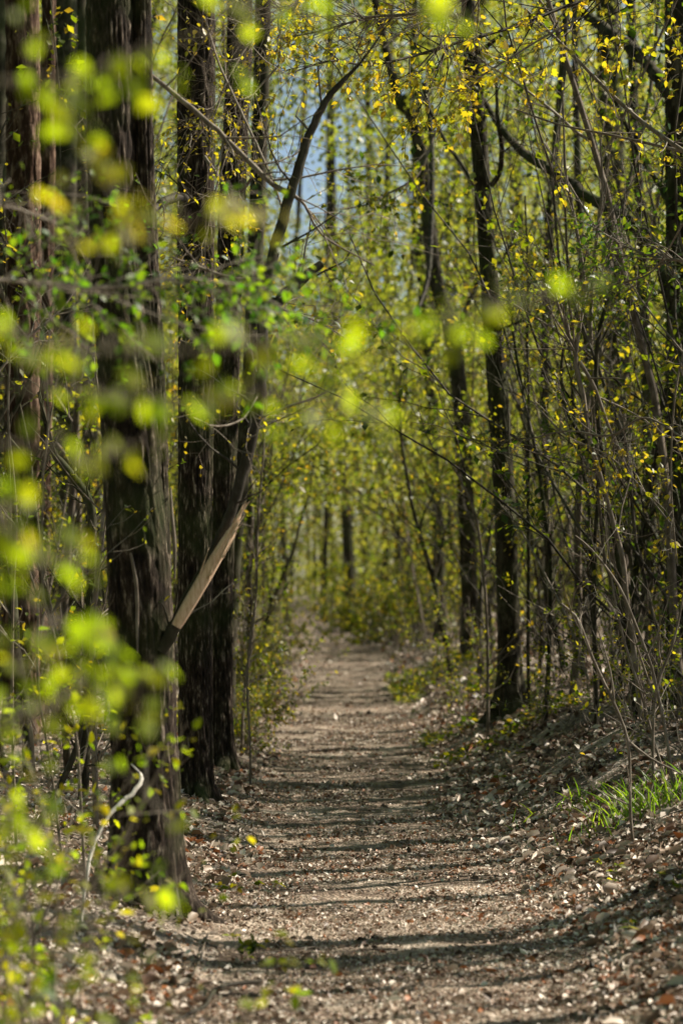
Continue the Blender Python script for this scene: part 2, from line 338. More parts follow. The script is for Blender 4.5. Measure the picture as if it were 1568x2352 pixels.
# ------------------------------------------------------------------ trunks
def trunk_mesh(acc, rows, sides=40, step=.035, ridge=.0, seed=1, flare=.0, tint=.5):
    """rows: (x,y,z,r) from base up"""
    p = spline(rows, step); c, r = p[:, :3], p[:, 3].copy(); n = len(p); z = c[:, 2] - c[0, 2]
    th = np.arange(sides) / sides * 2 * pi; T, Zz = np.meshgrid(th, z); R = np.repeat(r[:, None], sides, 1)
    fl = np.exp(-np.maximum(Zz, 0) / .20) * flare * (1 + .8 * np.sin(T * 4 + seed) * .6 + .4 * np.sin(T * 7 + seed * 2))
    R = R * (1 + fl)
    R = R * (1 + .05 * (fbm(np.cos(T) * 1.3 + seed, np.sin(T) * 1.3, Zz * .9, seed) - .5) * 2)
    if ridge:
        f = 11.0 * (R.mean() / .14) ** .5
        wx = 1.1 * vnoise(np.cos(T) * 2, np.sin(T) * 2, Zz * 5, seed + 3)
        q = vnoise(np.cos(T) * f * .62 + wx * .6, np.sin(T) * f * .62 + wx * .6, Zz * 6.5, seed + 5)
        q2 = vnoise(np.cos(T) * f * 1.2, np.sin(T) * f * 1.2, Zz * 22, seed + 6)
        qb = vnoise(np.cos(T) * f * .5 + 7, np.sin(T) * f * .5, Zz * 4.0 + wx, seed + 11)
        pl = np.minimum(np.minimum(np.abs(2 * q - 1) * 3.2, 1), np.minimum(np.abs(2 * qb - 1) * 4.5, 1))   # bark plates parted by narrow furrows
        R = R + ridge * 1.5 * (pl - .7) + ridge * .9 * (q2 - .5)
        tv = .36 + .22 * pl + .25 * (q2 - .5)
    else: tv = np.full_like(R, tint)
    tg = np.gradient(c, axis=0); tg /= np.linalg.norm(tg, axis=1)[:, None]
    a = np.cross(tg, A(0, 1, 0)); a /= np.linalg.norm(a, axis=1)[:, None]; b = np.cross(a, tg)
    v = c[:, None, :] + R[..., None] * (a[:, None, :] * np.cos(T)[..., None] + b[:, None, :] * np.sin(T)[..., None])
    i = np.arange(n - 1)[:, None] * sides + np.arange(sides)[None]; j = np.arange(n - 1)[:, None] * sides + (np.arange(sides)[None] + 1) % sides
    acc.add(v.reshape(-1, 3), np.stack([i, j, j + sides, i + sides], -1).reshape(-1, 4), np.clip(tv, 0, 1).ravel())

def rows_px(pts, d, sink=True, top=None):
    """pts: (px,py,width px) base first -> x,y,z,r rows; the base row is put on the ground; top adds a straight continuation up to that height"""
    R = []
    for k, q in enumerate(pts):
        dd = d if np.isscalar(d) else np.interp(k, [0, len(pts) - 1], d); w_ = P(q[0], q[1], dd); R.append([*w_, PXW(q[2], dd) / 2])
    R = np.array(R)
    if sink:
        g = float(gh(R[0, 0], R[0, 1])); R[0, 2] = g - .06
    if top is not None and R[-1, 2] < top:
        dv = R[-1, :3] - R[-2, :3]; dv = dv / max(dv[2], .05); e = R[-1].copy(); hgt = top - e[2]
        e[:3] += dv * hgt * A(.5, .5, 1); e[3] *= .7; R = np.vstack([R, e])
    return R

def tree(name, label, cat, pts, d, mt, ridge=.0, flare=.35, sides=32, top=7.0, group=None, seed=1, part_name='trunk', step=.05):
    R = rows_px(pts, d, True, top); base = A(R[0, 0], R[0, 1], R[0, 2] + .06)
    t = thing(name, label, cat, base, group); a = Acc(); trunk_mesh(a, R, sides, step, ridge, seed, flare); part(part_name, a, mt, t, True)
    return t, R

def limb_part(t, name, pts, d, mt, kids=0, leafmat=None, lsize=.03, label=None, o=None, sides=8, step=.04, leaf_sp=.06, kidlen=.5, keep=1., shape=L_OVAL, lname='leaves', lvl=1):
    """traced limb (px,py,width) with grown side shoots; becomes a part, its leaves a sub-part"""
    R = rows_px(pts, d, False); p = spline(R, step); p[1:-1, :3] += (rng.random((len(p) - 2, 3)) - .5) * p[1:-1, 3:4] * .35
    a = Acc(); tube(a, p[:, :3], p[:, 3], sides, .5); lf = Leafy()
    oo = dict(seg=6, wob=.2, up=.03, kids=3, ang=.9, ratio=.5, leaf=leaf_sp if leafmat else None)
    if o: oo.update(o)
    for _ in range(kids):
        i = rng.integers(1, len(p) - 1); dv = p[i, :3] - p[i - 1, :3]; dv /= np.linalg.norm(dv) + 1e-9
        side = np.cross(dv, rdir(1)[0]); side /= np.linalg.norm(side); an = rng.uniform(.5, 1.2)
        grow(a, lf, p[i, :3], dv * cos(an) + side * sin(an), kidlen * rng.uniform(.4, 1.2), max(.0016, min(p[i, 3] * .5, .006)), lvl, oo)
    b = part(name, a, mt, t, True, label)
    if leafmat and lf.p:
        la = Acc(); lf.build(la, lsize, shape, keep)
        if la.v:
            me = la.mesh(lname, leafmat, False, np.array(t.location)); link(lname, me, b)
    return b

tag(link('fallen_twigs', TWIGLIT.mesh('fallen_twigs', TWIG)), 'small broken twigs lying among the fallen leaves', 'twigs', kind='stuff')

# --- the three pines on the left verge
t1, R1 = tree('pine_tree', 'thick dark furrowed pine, nearest of the left row, with a snapped limb', 'tree',
              [(338, 2112, 158), (334, 1900, 152), (330, 1700, 148), (318, 1300, 144), (292, 900, 128), (260, 500, 108), (250, 0, 104)], 9.6,
              PINE, .0055, .48, 120, 7.5, 'pines in a row along the left verge', 3, step=.014)
a = Acc(); trunk_mesh(a, rows_px([(380, 2105, 78), (380, 1900, 74), (370, 1600, 66), (360, 1300, 64), (352, 900, 58), (334, 500, 50), (325, 0, 44)], 9.63, True, 7.0), 90, .014, .005, 8, .35)
part('second_stem', a, PINE, t1, True)
t2, R2 = tree('pine_tree', 'straight middle pine of the left row with pale sunlit bark ridge', 'tree',
              [(452, 1858, 84), (450, 1750, 76), (448, 1300, 78), (450, 900, 80), (450, 500, 84), (452, 0, 84)], 14.1, PINE, .007, .25, 90, 8, 'pines in a row along the left verge', 5, step=.02)
t3, R3 = tree('pine_tree', 'slimmer pine at the far end of the left row, leaning slightly right', 'tree',
              [(514, 1792, 60), (510, 1700, 50), (510, 1400, 50), (518, 1000, 54), (528, 600, 60), (545, 200, 58), (552, 0, 56)], 16.6, PINE, .007, .6, 80, 9, 'pines in a row along the left verge', 6, step=.025)
tree('leaning_tree', 'dark leaning trunk rising between the far left pine and the bent limb', 'tree',
     [(520, 1640, 34), (536, 1300, 34), (572, 900, 36), (590, 500, 38), (600, 200, 38), (604, 0, 36)], 21, SMOOTH, .0, .2, 24, 9, seed=9)
tp, _ = tree('red_pine', 'reddish flaking pine trunk near the left edge, lit on its right side', 'tree',
     [(50, 1700, 84), (50, 1200, 80), (54, 600, 78), (54, 200, 74), (52, 0, 74)], 17.5, REDPINE, .012, .2, 70, 10, 'reddish pines by the left edge', 12, step=.03)
tree('red_pine', 'narrow reddish pine just right of the wider reddish trunk', 'tree',
     [(88, 1660, 40), (96, 1200, 38), (106, 600, 38), (110, 200, 34), (112, 0, 32)], 19.5, REDPINE, .008, .2, 50, 10, 'reddish pines by the left edge', 14, step=.035)

def roots(t, R, n, L, mt, seed):
    r0 = R[0, 3]; g = np.random.default_rng(seed)
    for k in range(n):
        th = k / n * 2 * pi + g.normal() * .25; L_ = L * g.uniform(.6, 1.2); u_ = np.linspace(0, 1, 7); bend = g.normal() * .5
        x = R[0, 0] + np.cos(th + bend * u_) * (r0 * .7 + L_ * u_); y = R[0, 1] + np.sin(th + bend * u_) * (r0 * .7 + L_ * u_)
        z = gh(x, y) + .10 * (1 - u_) ** 3 - .012 - .03 * u_; a = Acc(); tube(a, np.stack([x, y, z], 1), r0 * .42 * (1 - .75 * u_), 10, .5); part('root', a, mt, t, True)
roots(t1, R1, 6, .34, PINE, 1); roots(t2, R2, 5, .28, PINE, 2); roots(t3, R3, 5, .30, PINE, 3)

# --- snapped limb of the nearest pine, with the bent top it carries
bl = limb_part(t1, 'snapped_limb', [(368, 1496, 30), (400, 1446, 32), (436, 1372, 30), (474, 1300, 26), (520, 1208, 24), (548, 1120, 26), (578, 1010, 27), (598, 900, 27), (604, 800, 26),
     (602, 700, 26), (622, 600, 26), (645, 520, 26), (668, 440, 24), (690, 370, 22), (712, 305, 20), (748, 232, 16), (790, 182, 12), (822, 150, 7), (860, 100, 5), (900, 40, 3)],
     [9.52, 9.5], DARKTW, 16, SPRING, .028, 'dark limb bent upwards above its split', sides=14, leaf_sp=.12, kidlen=.32, step=.03)
a = Acc(); q = [(404, 1439, 26), (412, 1425, 30), (440, 1377, 31), (470, 1326, 30), (500, 1275, 28), (528, 1227, 23), (540, 1207, 15), (553, 1184, 3)]
c = np.array([P(x, y, 9.455) for x, y, _ in q]); wd = np.array([PXW(z, 9.45) / 2 for *_, z in q]) * (1 + .05 * rng.normal(size=len(q))); dv = np.gradient(c, axis=0); dv /= np.linalg.norm(dv, axis=1)[:, None]
sdv = np.cross(dv, A(0, 1, 0)); vv = []
for k in range(len(c)):
    z = sdv[k] * wd[k]
    vv += [c[k] + z + A(0, .012, 0), c[k] + z * .8 - A(0, .004, 0), c[k] + z * .1 - A(0, .007, 0), c[k] - z * .75 - A(0, .002, 0), c[k] - z + A(0, .014, 0)]
i = (np.arange(len(c) - 1)[:, None] * 5 + np.arange(5)[None]).ravel(); j = (np.arange(len(c) - 1)[:, None] * 5 + (np.arange(5)[None] + 1) % 5).ravel()
a.add(vv, np.stack([i, j, j + 5, i + 5], -1), .5)
for k in range(22):   # splinters and raised fibres along the tear
    g = (6, 5, 6, 4, 5, 3, 6)[k % 7]; s0 = c[g] + sdv[g] * wd[g] * rng.uniform(-1, 1) + A(0, -.006, 0); e = s0 + dv[g] * rng.uniform(.03, .12) * (-1 if g == 0 else 1) + sdv[g] * rng.normal() * .008 + A(0, -rng.uniform(0, .012), 0)
    tube(a, np.array([s0, (s0 + e) / 2, e]), [.0035, .0025, .0004], 4, rng.uniform(.2, .9))
ao = link('split_wood', a.mesh('split_wood', WOOD, False, np.array(t1.location)), bl); ao['label'] = 'pale raw wood where the limb tore'
limb_part(t1, 'side_branch', [(345, 170, 9), (420, 232, 12), (500, 300, 12), (580, 380, 12), (632, 426, 13), (664, 446, 16)], [9.75, 9.52], TWIG, 9, YELLOW, .024, 'thin straight branch slanting down to the bent limb', leaf_sp=.12, kidlen=.5)
limb_part(t1, 'side_branch', [(598, 720, 26), (640, 690, 26), (690, 645, 24), (738, 606, 18)], [9.6, 9.7], DARKTW, 3, GREEN, .026, 'short thick broken stub', sides=12, leaf_sp=.2, kidlen=.3)
limb_part(t1, 'side_branch', [(600, 640, 7), (540, 640, 7), (460, 615, 7), (395, 590, 4)], 9.5, TWIG, 6, GREEN, .026, leaf_sp=.06, kidlen=.4)
limb_part(t1, 'side_branch', [(655, 500, 5), (620, 400, 6), (560, 270, 6), (505, 150, 5), (470, 40, 3)], [9.5, 10], TWIG, 12, YELLOW, .022, leaf_sp=.07, kidlen=.5)
limb_part(t1, 'side_branch', [(664, 440, 8), (700, 470, 7), (740, 540, 5), (860, 610, 3)], [9.5, 9.6], TWIG, 6, None, .022, kidlen=.5)
limb_part(t1, 'side_branch', [(596, 900, 5), (560, 960, 5), (500, 980, 5), (445, 960, 3)], [9.5, 9.2], TWIG, 8, YELLOW, .02, leaf_sp=.05, kidlen=.35)
limb_part(t1, 'side_branch', [(596, 960, 6), (660, 935, 6), (730, 910, 4), (790, 870, 2)], 9.5, TWIG, 3, None, .02, kidlen=.25)
limb_part(t2, 'side_branch', [(455, 460, 26), (400, 455, 24), (355, 480, 16), (330, 520, 10)], [14.1, 13.4], DARKTW, 5, SPRING, .03, kidlen=.8, leaf_sp=.08, sides=10)
limb_part(t2, 'side_branch', [(470, 360, 9), (520, 430, 8), (552, 440, 8), (580, 405, 6), (590, 380, 4)], [13.8, 13.2], TWIG, 3, YELLOW, .025, kidlen=.4)
limb_part(t1, 'side_branch', [(300, 1270, 6), (312, 1330, 9), (316, 1420, 8), (316, 1500, 4)], 9.44, TWIG, 0, None, label='pale dead twig hanging flat against the bark')
limb_part(t1, 'side_branch', [(392, 1120, 4), (396, 1200, 9), (402, 1260, 9), (401, 1330, 5)], 9.5, TWIG, 0, None, label='pale strip of twig along the right edge')

# --- the lone dark trunk right of the path
tr, RR = tree('slender_tree', 'lone slender dark trunk standing on the bank right of the path', 'tree',
     [(1172, 1640, 62), (1170, 1560, 52), (1166, 1400, 50), (1158, 1150, 50), (1142, 900, 48), (1128, 700, 44), (1112, 500, 38), (1098, 300, 38), (1085, 150, 36), (1078, 60, 34)], 19.4,
     SMOOTH, .0045, 1.0, 64, 10, seed=21, step=.03)
for pts, dd, lb in [([(1115, 440, 14), (1145, 400, 13), (1152, 340, 12), (1142, 270, 10), (1140, 180, 6)], [19.4, 19], 'upright side limb level with the fork'),
                    ([(1108, 455, 12), (1060, 380, 10), (1020, 320, 9), (985, 250, 7), (960, 200, 5)], [19.4, 20], None),
                    ([(1100, 120, 12), (1180, 60, 9), (1260, 20, 7), (1340, -30, 5)], [19.4, 18], None), ([(1080, 60, 14), (1010, 30, 9), (940, 60, 6), (880, 110, 4)], [19.4, 18.5], None),
                    ([(1140, 760, 6), (1190, 740, 7), (1240, 730, 5)], [19.4, 19], None)]:
    limb_part(tr, 'limb', pts, dd, SMOOTH, 6, SPRING, .035, lb, kidlen=.7, leaf_sp=.07)
a = Acc()   # buds and leaves on the shaded trunk
BUDS = [(1128, 925, 22), (1124, 960, 20), (1130, 1010, 18), (1150, 985, 16), (1180, 1230, 18), (1165, 1255, 14), (1205, 1300, 16), (1148, 1130, 14), (1160, 1330, 16)]
lp, la_, ln = [], [], []
for x, y, s in BUDS:
    for k in range(7):
        lp.append(P(x + rng.normal() * s * .5, y + rng.normal() * s * .6, 19.22)); la_.append(rdir(1)[0]); ln.append(rdir(1)[0])
leaves(a, np.array(lp), np.array(la_), np.array(ln), .035 * (.5 + rng.random(len(lp))), L_OVAL, rng.random(len(lp)) * .5 + .5)
part('epicormic_leaves', a, SPRING, tr)

# ------------------------------------------------------------------ further trunks
ty, _ = tree('ivy_tree', 'dark trunk with small ivy leaves standing at the right edge', 'tree',
     [(1566, 1720, 74), (1563, 1300, 66), (1560, 900, 62), (1558, 500, 60), (1556, 200, 58), (1554, 0, 56)], 17, SMOOTH, .004, .3, 40, 10, seed=25)
limb_part(ty, 'limb', [(1550, 700, 36), (1500, 570, 34), (1430, 500, 32), (1350, 452, 26), (1280, 402, 24), (1200, 350, 20), (1140, 280, 15), (1100, 210, 9), (1060, 160, 5)], [17, 20], SMOOTH, 12, SPRING, .04, 'long heavy limb slanting up to the left', kidlen=1.1, sides=10, leaf_sp=.07)
limb_part(ty, 'limb', [(1545, 230, 30), (1480, 140, 30), (1400, 75, 26), (1330, 20, 22), (1250, -60, 16)], [17, 19], SMOOTH, 10, SPRING, .04, kidlen=1., sides=10, leaf_sp=.07)
limb_part(ty, 'limb', [(1548, 500, 16), (1510, 420, 14), (1460, 340, 12), (1420, 250, 9), (1370, 160, 6)], [16.9, 17.6], SMOOTH, 8, SPRING, .035, kidlen=.8, leaf_sp=.07)
n = 2600; z = rng.uniform(.3, 9, n); th = rng.uniform(0, 2 * pi, n); rr = .10 + .22 * rng.random(n) ** 2 + .25 * (rng.random(n) < .2)
yy = np.array([1.0]); bx = np.interp(z, [0, 7], [P(1565, 0, 17)[0], P(1556, 0, 17)[0]]); by = 16.95
kk = fbm(z * 1.2, th * .6, 0, 77) > .43
ipos = np.stack([bx + rr * np.cos(th), by + rr * np.sin(th), z], 1)[kk]
a = Acc(); nr = np.stack([np.cos(th), np.sin(th), .6 + 0 * th], 1)[kk] + rng.normal(size=(kk.sum(), 3)) * .4
leaves(a, ipos, rdir(len(ipos)), nr, .035 + .035 * rng.random(len(ipos)), L_OVAL); part('ivy', a, GLOSSY, ty)

tm, _ = tree('leaning_tree', 'dark trunk leaning left over the far path, right of centre', 'tree',
     [(1082, 1500, 40), (1075, 1300, 38), (1062, 1000, 38), (1040, 780, 36), (1000, 640, 34), (978, 450, 32), (962, 330, 30), (930, 230, 26), (895, 150, 20)], 29, SMOOTH, .0, .3, 30, 13, seed=31)
limb_part(tm, 'limb', [(975, 190, 14), (990, 310, 14), (992, 430, 13), (989, 540, 12), (982, 640, 11), (966, 694, 8), (952, 730, 5)], [27, 25.5], DARKTW, 4, SPRING, .04, 'dark limb hanging straight down', kidlen=.8, sides=8)
limb_part(tm, 'limb', [(1040, 790, 12), (1100, 640, 10), (1150, 600, 8), (1200, 500, 6)], [29, 27], SMOOTH, 8, SPRING, .05, kidlen=1.4)
for pts, d_, lb, sd_ in [
    ([(1012, 1470, 30), (1008, 1300, 28), (1000, 1050, 26), (985, 850, 26), (960, 500, 24), (950, 100, 22)], 39, 'blurred upright trunk just left of the leaning dark trunk, beyond the shrubs', 33),
    ([(806, 1440, 26), (802, 1330, 26), (796, 1200, 24), (786, 1050, 22), (770, 800, 20), (760, 300, 18)], 62, 'soft dark trunk standing in the bend beyond the end of the path', 34),
    ([(745, 1420, 13), (746, 1300, 12), (750, 1100, 11), (752, 600, 10)], 78, 'thin distant trunk left of the soft dark trunk at the path end', 35),
    ([(1430, 1600, 66), (1425, 1200, 62), (1415, 700, 60), (1402, 300, 58), (1395, 0, 56)], 31, 'broad blurred trunk deep in the thicket left of the ivy trunk', 36),
    ([(574, 1480, 16), (572, 1300, 16), (575, 1000, 15), (590, 500, 14), (600, 0, 14)], 33, 'brownish thin trunk behind the shrubs past the left pines', 37),
    ([(880, 1440, 18), (885, 1250, 17), (870, 1000, 16), (850, 700, 15), (845, 200, 14)], 66, 'faint trunk right of the path bend, twin-like beside another', 38),
    ([(912, 1440, 16), (915, 1200, 15), (930, 900, 14), (960, 300, 12)], 58, 'faint slanting trunk farther right of the path bend', 39),
    ([(170, 1700, 60), (165, 1300, 58), (150, 900, 56), (150, 400, 54), (150, 0, 54)], 24, 'dark trunk in shade between the reddish pines and the thick pine', 40),
    ([(212, 1660, 40), (215, 1300, 38), (205, 900, 36), (190, 400, 34), (185, 0, 34)], 27, 'second shaded trunk close behind the thick pine', 41),
    ([(12, 1680, 50), (8, 1200, 48), (2, 700, 46), (-6, 0, 44)], 26, 'dark trunk cut by the left picture edge', 42),
    ([(1250, 1590, 24), (1262, 1300, 22), (1250, 900, 20), (1262, 500, 20), (1300, 0, 18)], 28, 'upright young tree in the thicket right of the lone trunk', 43),
    ([(1330, 1600, 22), (1345, 1300, 20), (1352, 900, 20), (1330, 500, 18), (1318, 0, 16)], 26, 'upright young tree midway between lone trunk and ivy trunk', 44),
    ([(1500, 1640, 30), (1490, 1300, 28), (1484, 900, 26), (1470, 500, 24), (1450, 100, 22)], 22, 'dark young trunk close left of the ivy trunk', 45),
    ([(660, 1430, 14), (650, 1200, 13), (655, 900, 12), (690, 400, 11)], 70, 'faint thin trunk left of the path where it fades away', 46)]:
    tree('forest_tree', lb, 'tree', pts, d_, SMOOTH, .0, .25, 20, 14 if d_ < 50 else 22, 'trees deeper in the wood', sd_, step=.25)

# ------------------------------------------------------------------ saplings traced on the right and left banks
def sapling(name, label, cat, pts, d, mt=TWIG, kids=10, lm=SPRING, ls=.035, grp=None, forks=(), kidlen=.6, leaf_sp=.08, sides=7, top=None, lvl=1):
    R = rows_px(pts, d, True, top); t = thing(name, label, cat, A(R[0, 0], R[0, 1], R[0, 2] + .06), grp)
    a = Acc(); lf = Leafy()
    for RR_ in [R] + [rows_px(f, d, False) for f in forks]:
        p = spline(RR_, .05); tube(a, p[:, :3], p[:, 3], sides, .5)
        for _ in range(kids if RR_ is R else kids // 2):
            i = rng.integers(max(1, len(p) // 6), len(p) - 1); dv = p[i, :3] - p[i - 1, :3]; dv /= np.linalg.norm(dv) + 1e-9
            side = np.cross(dv, rdir(1)[0]); side /= np.linalg.norm(side); an = rng.uniform(.4, 1.1)
            grow(a, lf, p[i, :3], dv * cos(an) + side * sin(an), kidlen * rng.uniform(.4, 1.2), max(.0015, min(p[i, 3] * .5, .006)), lvl, dict(seg=6, wob=.22, up=.05, kids=3, ang=.9, ratio=.5, leaf=leaf_sp))
    part('stem', a, mt, t, True); la = Acc(); lf.build(la, ls)
    if la.v: part('foliage', la, lm, t)
    return t
GR, GL = 'traced saplings on the right bank', 'saplings on the left verge'
GR = 'saplings on the right bank'
sapling('sapling', 'crooked forked sapling with pale elbow halfway up, left of the ivy trunk', 'sapling',
        [(1478, 1700, 13), (1456, 1509, 13), (1439, 1384, 13), (1429, 1284, 12), (1409, 1209, 12), (1389, 1134, 11), (1369, 1064, 11), (1349, 994, 11), (1339, 909, 10), (1321, 834, 10), (1331, 745, 9),
         (1341, 680, 9), (1338, 620, 8), (1325, 540, 8), (1310, 460, 8), (1298, 400, 7), (1294, 300, 5), (1290, 180, 4)], 14.0, TWIG, 16, grp=GR,
        forks=[[(1321, 804, 8), (1309, 777, 7), (1283, 710, 6), (1270, 650, 4)], [(1330, 830, 9), (1364, 889, 9), (1389, 959, 8), (1419, 1034, 6)], [(1320, 804, 6), (1290, 800, 4), (1280, 798, 3)],
               [(1338, 540, 6), (1365, 545, 6), (1376, 500, 6), (1382, 420, 5), (1378, 340, 4), (1376, 300, 3)]], kidlen=.7)
sapling('sapling', 'bent pale sapling whose foot curves onto the leaf litter', 'sapling',
        [(1468, 1988, 9), (1452, 1930, 8), (1446, 1850, 7), (1445, 1760, 7), (1440, 1700, 8), (1420, 1640, 7), (1384, 1564, 7), (1359, 1509, 7), (1329, 1429, 7), (1310, 1405, 6), (1288, 1386, 4)], 10.6, TWIG, 7, grp=GR,
        forks=[[(1440, 1700, 6), (1490, 1740, 5), (1568, 1780, 4)], [(1410, 1620, 5), (1400, 1540, 4), (1370, 1440, 3)]], kidlen=.35, ls=.022)
sapling('sapling', 'long pale sapling arching up to the left beside the grass', 'sapling',
        [(1550, 1850, 8), (1530, 1700, 8), (1510, 1600, 7), (1494, 1529, 7), (1454, 1424, 7), (1419, 1344, 6), (1359, 1264, 5), (1320, 1230, 3)], 11.6, TWIG, 9, grp=GR, kidlen=.4, ls=.025)
sapling('sapling', 'pale whippy sapling curving right against the right edge', 'sapling',
        [(1500, 1860, 8), (1498, 1760, 7), (1500, 1640, 7), (1512, 1560, 7), (1540, 1490, 6), (1562, 1400, 5), (1575, 1300, 4)], 12.2, TWIG, 8, grp=GR, kidlen=.4, ls=.025,
        forks=[[(1505, 1610, 5), (1480, 1540, 5), (1458, 1470, 4), (1440, 1380, 3)]])
sapling('sapling', 'thin sapling with pale streak crossing others near the grass', 'sapling',
        [(1535, 1800, 7), (1500, 1700, 6), (1470, 1590, 6), (1440, 1500, 6), (1415, 1400, 5), (1400, 1300, 4), (1390, 1180, 3)], 12.6, TWIG, 9, grp=GR, kidlen=.45, ls=.025)
sapling('sapling', 'slim upright dark sapling just right of the lone dark trunk', 'sapling',
        [(1216, 1620, 10), (1212, 1500, 9), (1213, 1300, 9), (1212, 1100, 9), (1214, 950, 8), (1210, 800, 8), (1212, 650, 6), (1205, 450, 4)], 19, SMOOTH, 16, grp=GR)
sapling('sapling', 'wavy dark sapling second right of the lone dark trunk', 'sapling',
        [(1250, 1620, 12), (1262, 1450, 11), (1262, 1280, 11), (1250, 1180, 10), (1232, 1050, 9), (1200, 900, 8), (1180, 780, 7), (1165, 640, 5)], 17.5, SMOOTH, 16, grp=GR)
sapling('sapling', 'sapling with forked crown rising behind the crooked pale elbow', 'sapling',
        [(1370, 1640, 12), (1364, 1450, 11), (1365, 1250, 10), (1372, 1100, 9), (1345, 1020, 9), (1300, 940, 8), (1290, 820, 7), (1330, 700, 5)], 16, SMOOTH, 16, grp=GR)
sapling('sapling', 'red-budded thin stem left of the lone trunk, arching over the path edge', 'sapling',
        [(1120, 1600, 8), (1118, 1450, 7), (1108, 1300, 7), (1090, 1180, 6), (1050, 1090, 5), (1030, 1060, 3)], 18.6, TWIG, 14, lm=YELLOW, grp=GR, kidlen=.5)
sapling('sapling', 'dark bare pole leaning in from the right edge', 'sapling',
        [(1462, 1640, 14), (1440, 1450, 13), (1420, 1300, 12), (1380, 1050, 11), (1370, 800, 10), (1420, 600, 8)], 15.2, SMOOTH, 12, grp=GR)
sapling('sapling', 'long pale-barked sapling winding up beside the left thicket', 'sapling',
        [(205, 2130, 9), (192, 1950, 8), (184, 1800, 7), (178, 1710, 7), (167, 1643, 7), (151, 1589, 7), (132, 1489, 7), (113, 1413, 7), (101, 1373, 7), (97, 1305, 6), (97, 1197, 6), (100, 1143, 6), (99, 1089, 6), (112, 980, 5), (108, 860, 4), (120, 700, 3)], 9.2, TWIG, 12, grp=GL,
        forks=[[(119, 1413, 7), (151, 1356, 7), (178, 1300, 6), (196, 1276, 4)]], kidlen=.4, ls=.026)
sapling('sapling', 'fuzzy pale stem standing tight against the thick pine on its left', 'sapling',
        [(222, 1900, 14), (216, 1650, 14), (213, 1430, 15), (220, 1373, 13), (226, 1305, 11), (235, 1210, 9), (241, 1143, 8), (238, 1000, 7), (215, 820, 5)], 11.5, TWIG, 12, grp=GL, kidlen=.5, ls=.028)
sapling('sapling', 'forked thin stem between left edge and the winding pale sapling', 'sapling',
        [(150, 2030, 8), (125, 1820, 7), (102, 1670, 6), (90, 1600, 6), (86, 1494, 6), (88, 1440, 6), (86, 1370, 6), (64, 1300, 5), (40, 1200, 4)], 9.8, TWIG, 10, grp=GL,
        forks=[[(86, 1370, 5), (100, 1330, 4), (110, 1280, 3)]], kidlen=.4, ls=.026)
sapling('sapling', 'dark crooked stem with a thick elbow left of the thick pine', 'sapling',
        [(190, 1900, 26), (205, 1500, 24), (212, 1250, 22), (208, 1160, 22), (180, 1110, 20), (140, 1060, 18), (120, 1030, 14), (90, 900, 8)], 12.5, SMOOTH, 12, grp=GL, kidlen=.6)
sapling('sapling', 'thin stem rising at the very left edge of the view', 'sapling',
        [(40, 2000, 8), (30, 1700, 7), (30, 1400, 7), (38, 1180, 6), (20, 950, 5), (30, 700, 3)], 10.2, TWIG, 12, grp=GL, kidlen=.45, ls=.028)
sapling('sapling', 'bare slanting stem behind the foreground leaves, low at left', 'sapling',
        [(60, 1960, 16), (130, 1820, 15), (175, 1720, 14), (200, 1600, 10), (230, 1480, 7)], 11, DARKTW, 8, grp=GL, kidlen=.5, ls=.028)
sapling('sapling', 'thin twig-like sapling rooted right of the left pines by the sunny verge', 'sapling',
        [(575, 1806, 6), (574, 1700, 5), (568, 1600, 5), (572, 1480, 4), (590, 1350, 3), (588, 1250, 3)], 15.8, TWIG, 10, lm=YELLOW, grp=GL, kidlen=.35)
sapling('sapling', 'leafy sapling beside the far left pine, catching yellow sun', 'sapling',
        [(556, 1760, 8), (560, 1600, 7), (585, 1400, 7), (592, 1200, 6), (604, 1050, 5), (612, 900, 4)], 18.5, TWIG, 44, lm=SPRING, grp=GL, kidlen=.38, leaf_sp=.035)

# generated saplings: prototypes grown once, copied
def proto_sapling(hgt, k):
    a = Acc(); lf = Leafy()
    grow(a, lf, A(0, 0, -.05), A(rng.normal() * .08, rng.normal() * .08, 1), hgt, .016 + .004 * k % 3, 2, dict(seg=14, wob=.09, up=.03, kids=9, ang=.7, ratio=.26, leaf=.10))
    la = Acc(); lf.build(la, .042); return a.mesh('stem', SMOOTH if k % 2 else TWIG, True), la.mesh('foliage', SPRING)
PS = [proto_sapling(h, k) for k, h in enumerate((5.2, 4.2, 6.0, 4.6, 5.6, 3.6))]
ORD = 'first second third fourth fifth sixth seventh eighth ninth tenth eleventh twelfth thirteenth fourteenth fifteenth sixteenth seventeenth eighteenth nineteenth twentieth'.split()
def place_saplings(spots, fmt, grp):
    spots = sorted(spots); src = {}
    for k, (px, d_) in enumerate(spots):
        x = (px - CX) / FPX * d_; loc = (x, d_, float(gh(x, d_)) - .02); j = (k * 5 + 1) % len(PS)
        if j not in src:
            t = thing('thicket_sapling', '', 'sapling', loc, grp); link('stem', PS[j][0], t); link('foliage', PS[j][1], t); src[j] = t
        else:
            t = src[j].copy(); scn.collection.objects.link(t)
            for ch in list(src[j].children):
                c_ = ch.copy(); scn.collection.objects.link(c_); c_.parent = t
        t.location = loc; t.rotation_euler = (rng.normal() * .03, rng.normal() * .03, rng.uniform(0, 6.28)); s = rng.uniform(.85, 1.15); t.scale = (s, s, s)
        t['label'] = fmt.format(ORD[k])
place_saplings([(1235, 24), (1275, 21), (1292, 25), (1312, 19), (1345, 22), (1362, 27), (1385, 18), (1402, 23), (1418, 17), (1440, 21), (1470, 25), (1482, 16.5), (1515, 23), (1532, 17.5), (1560, 20), (1575, 15)],
               'slender thicket sapling, {} to the right of the lone dark trunk', 'slender saplings of the right thicket')
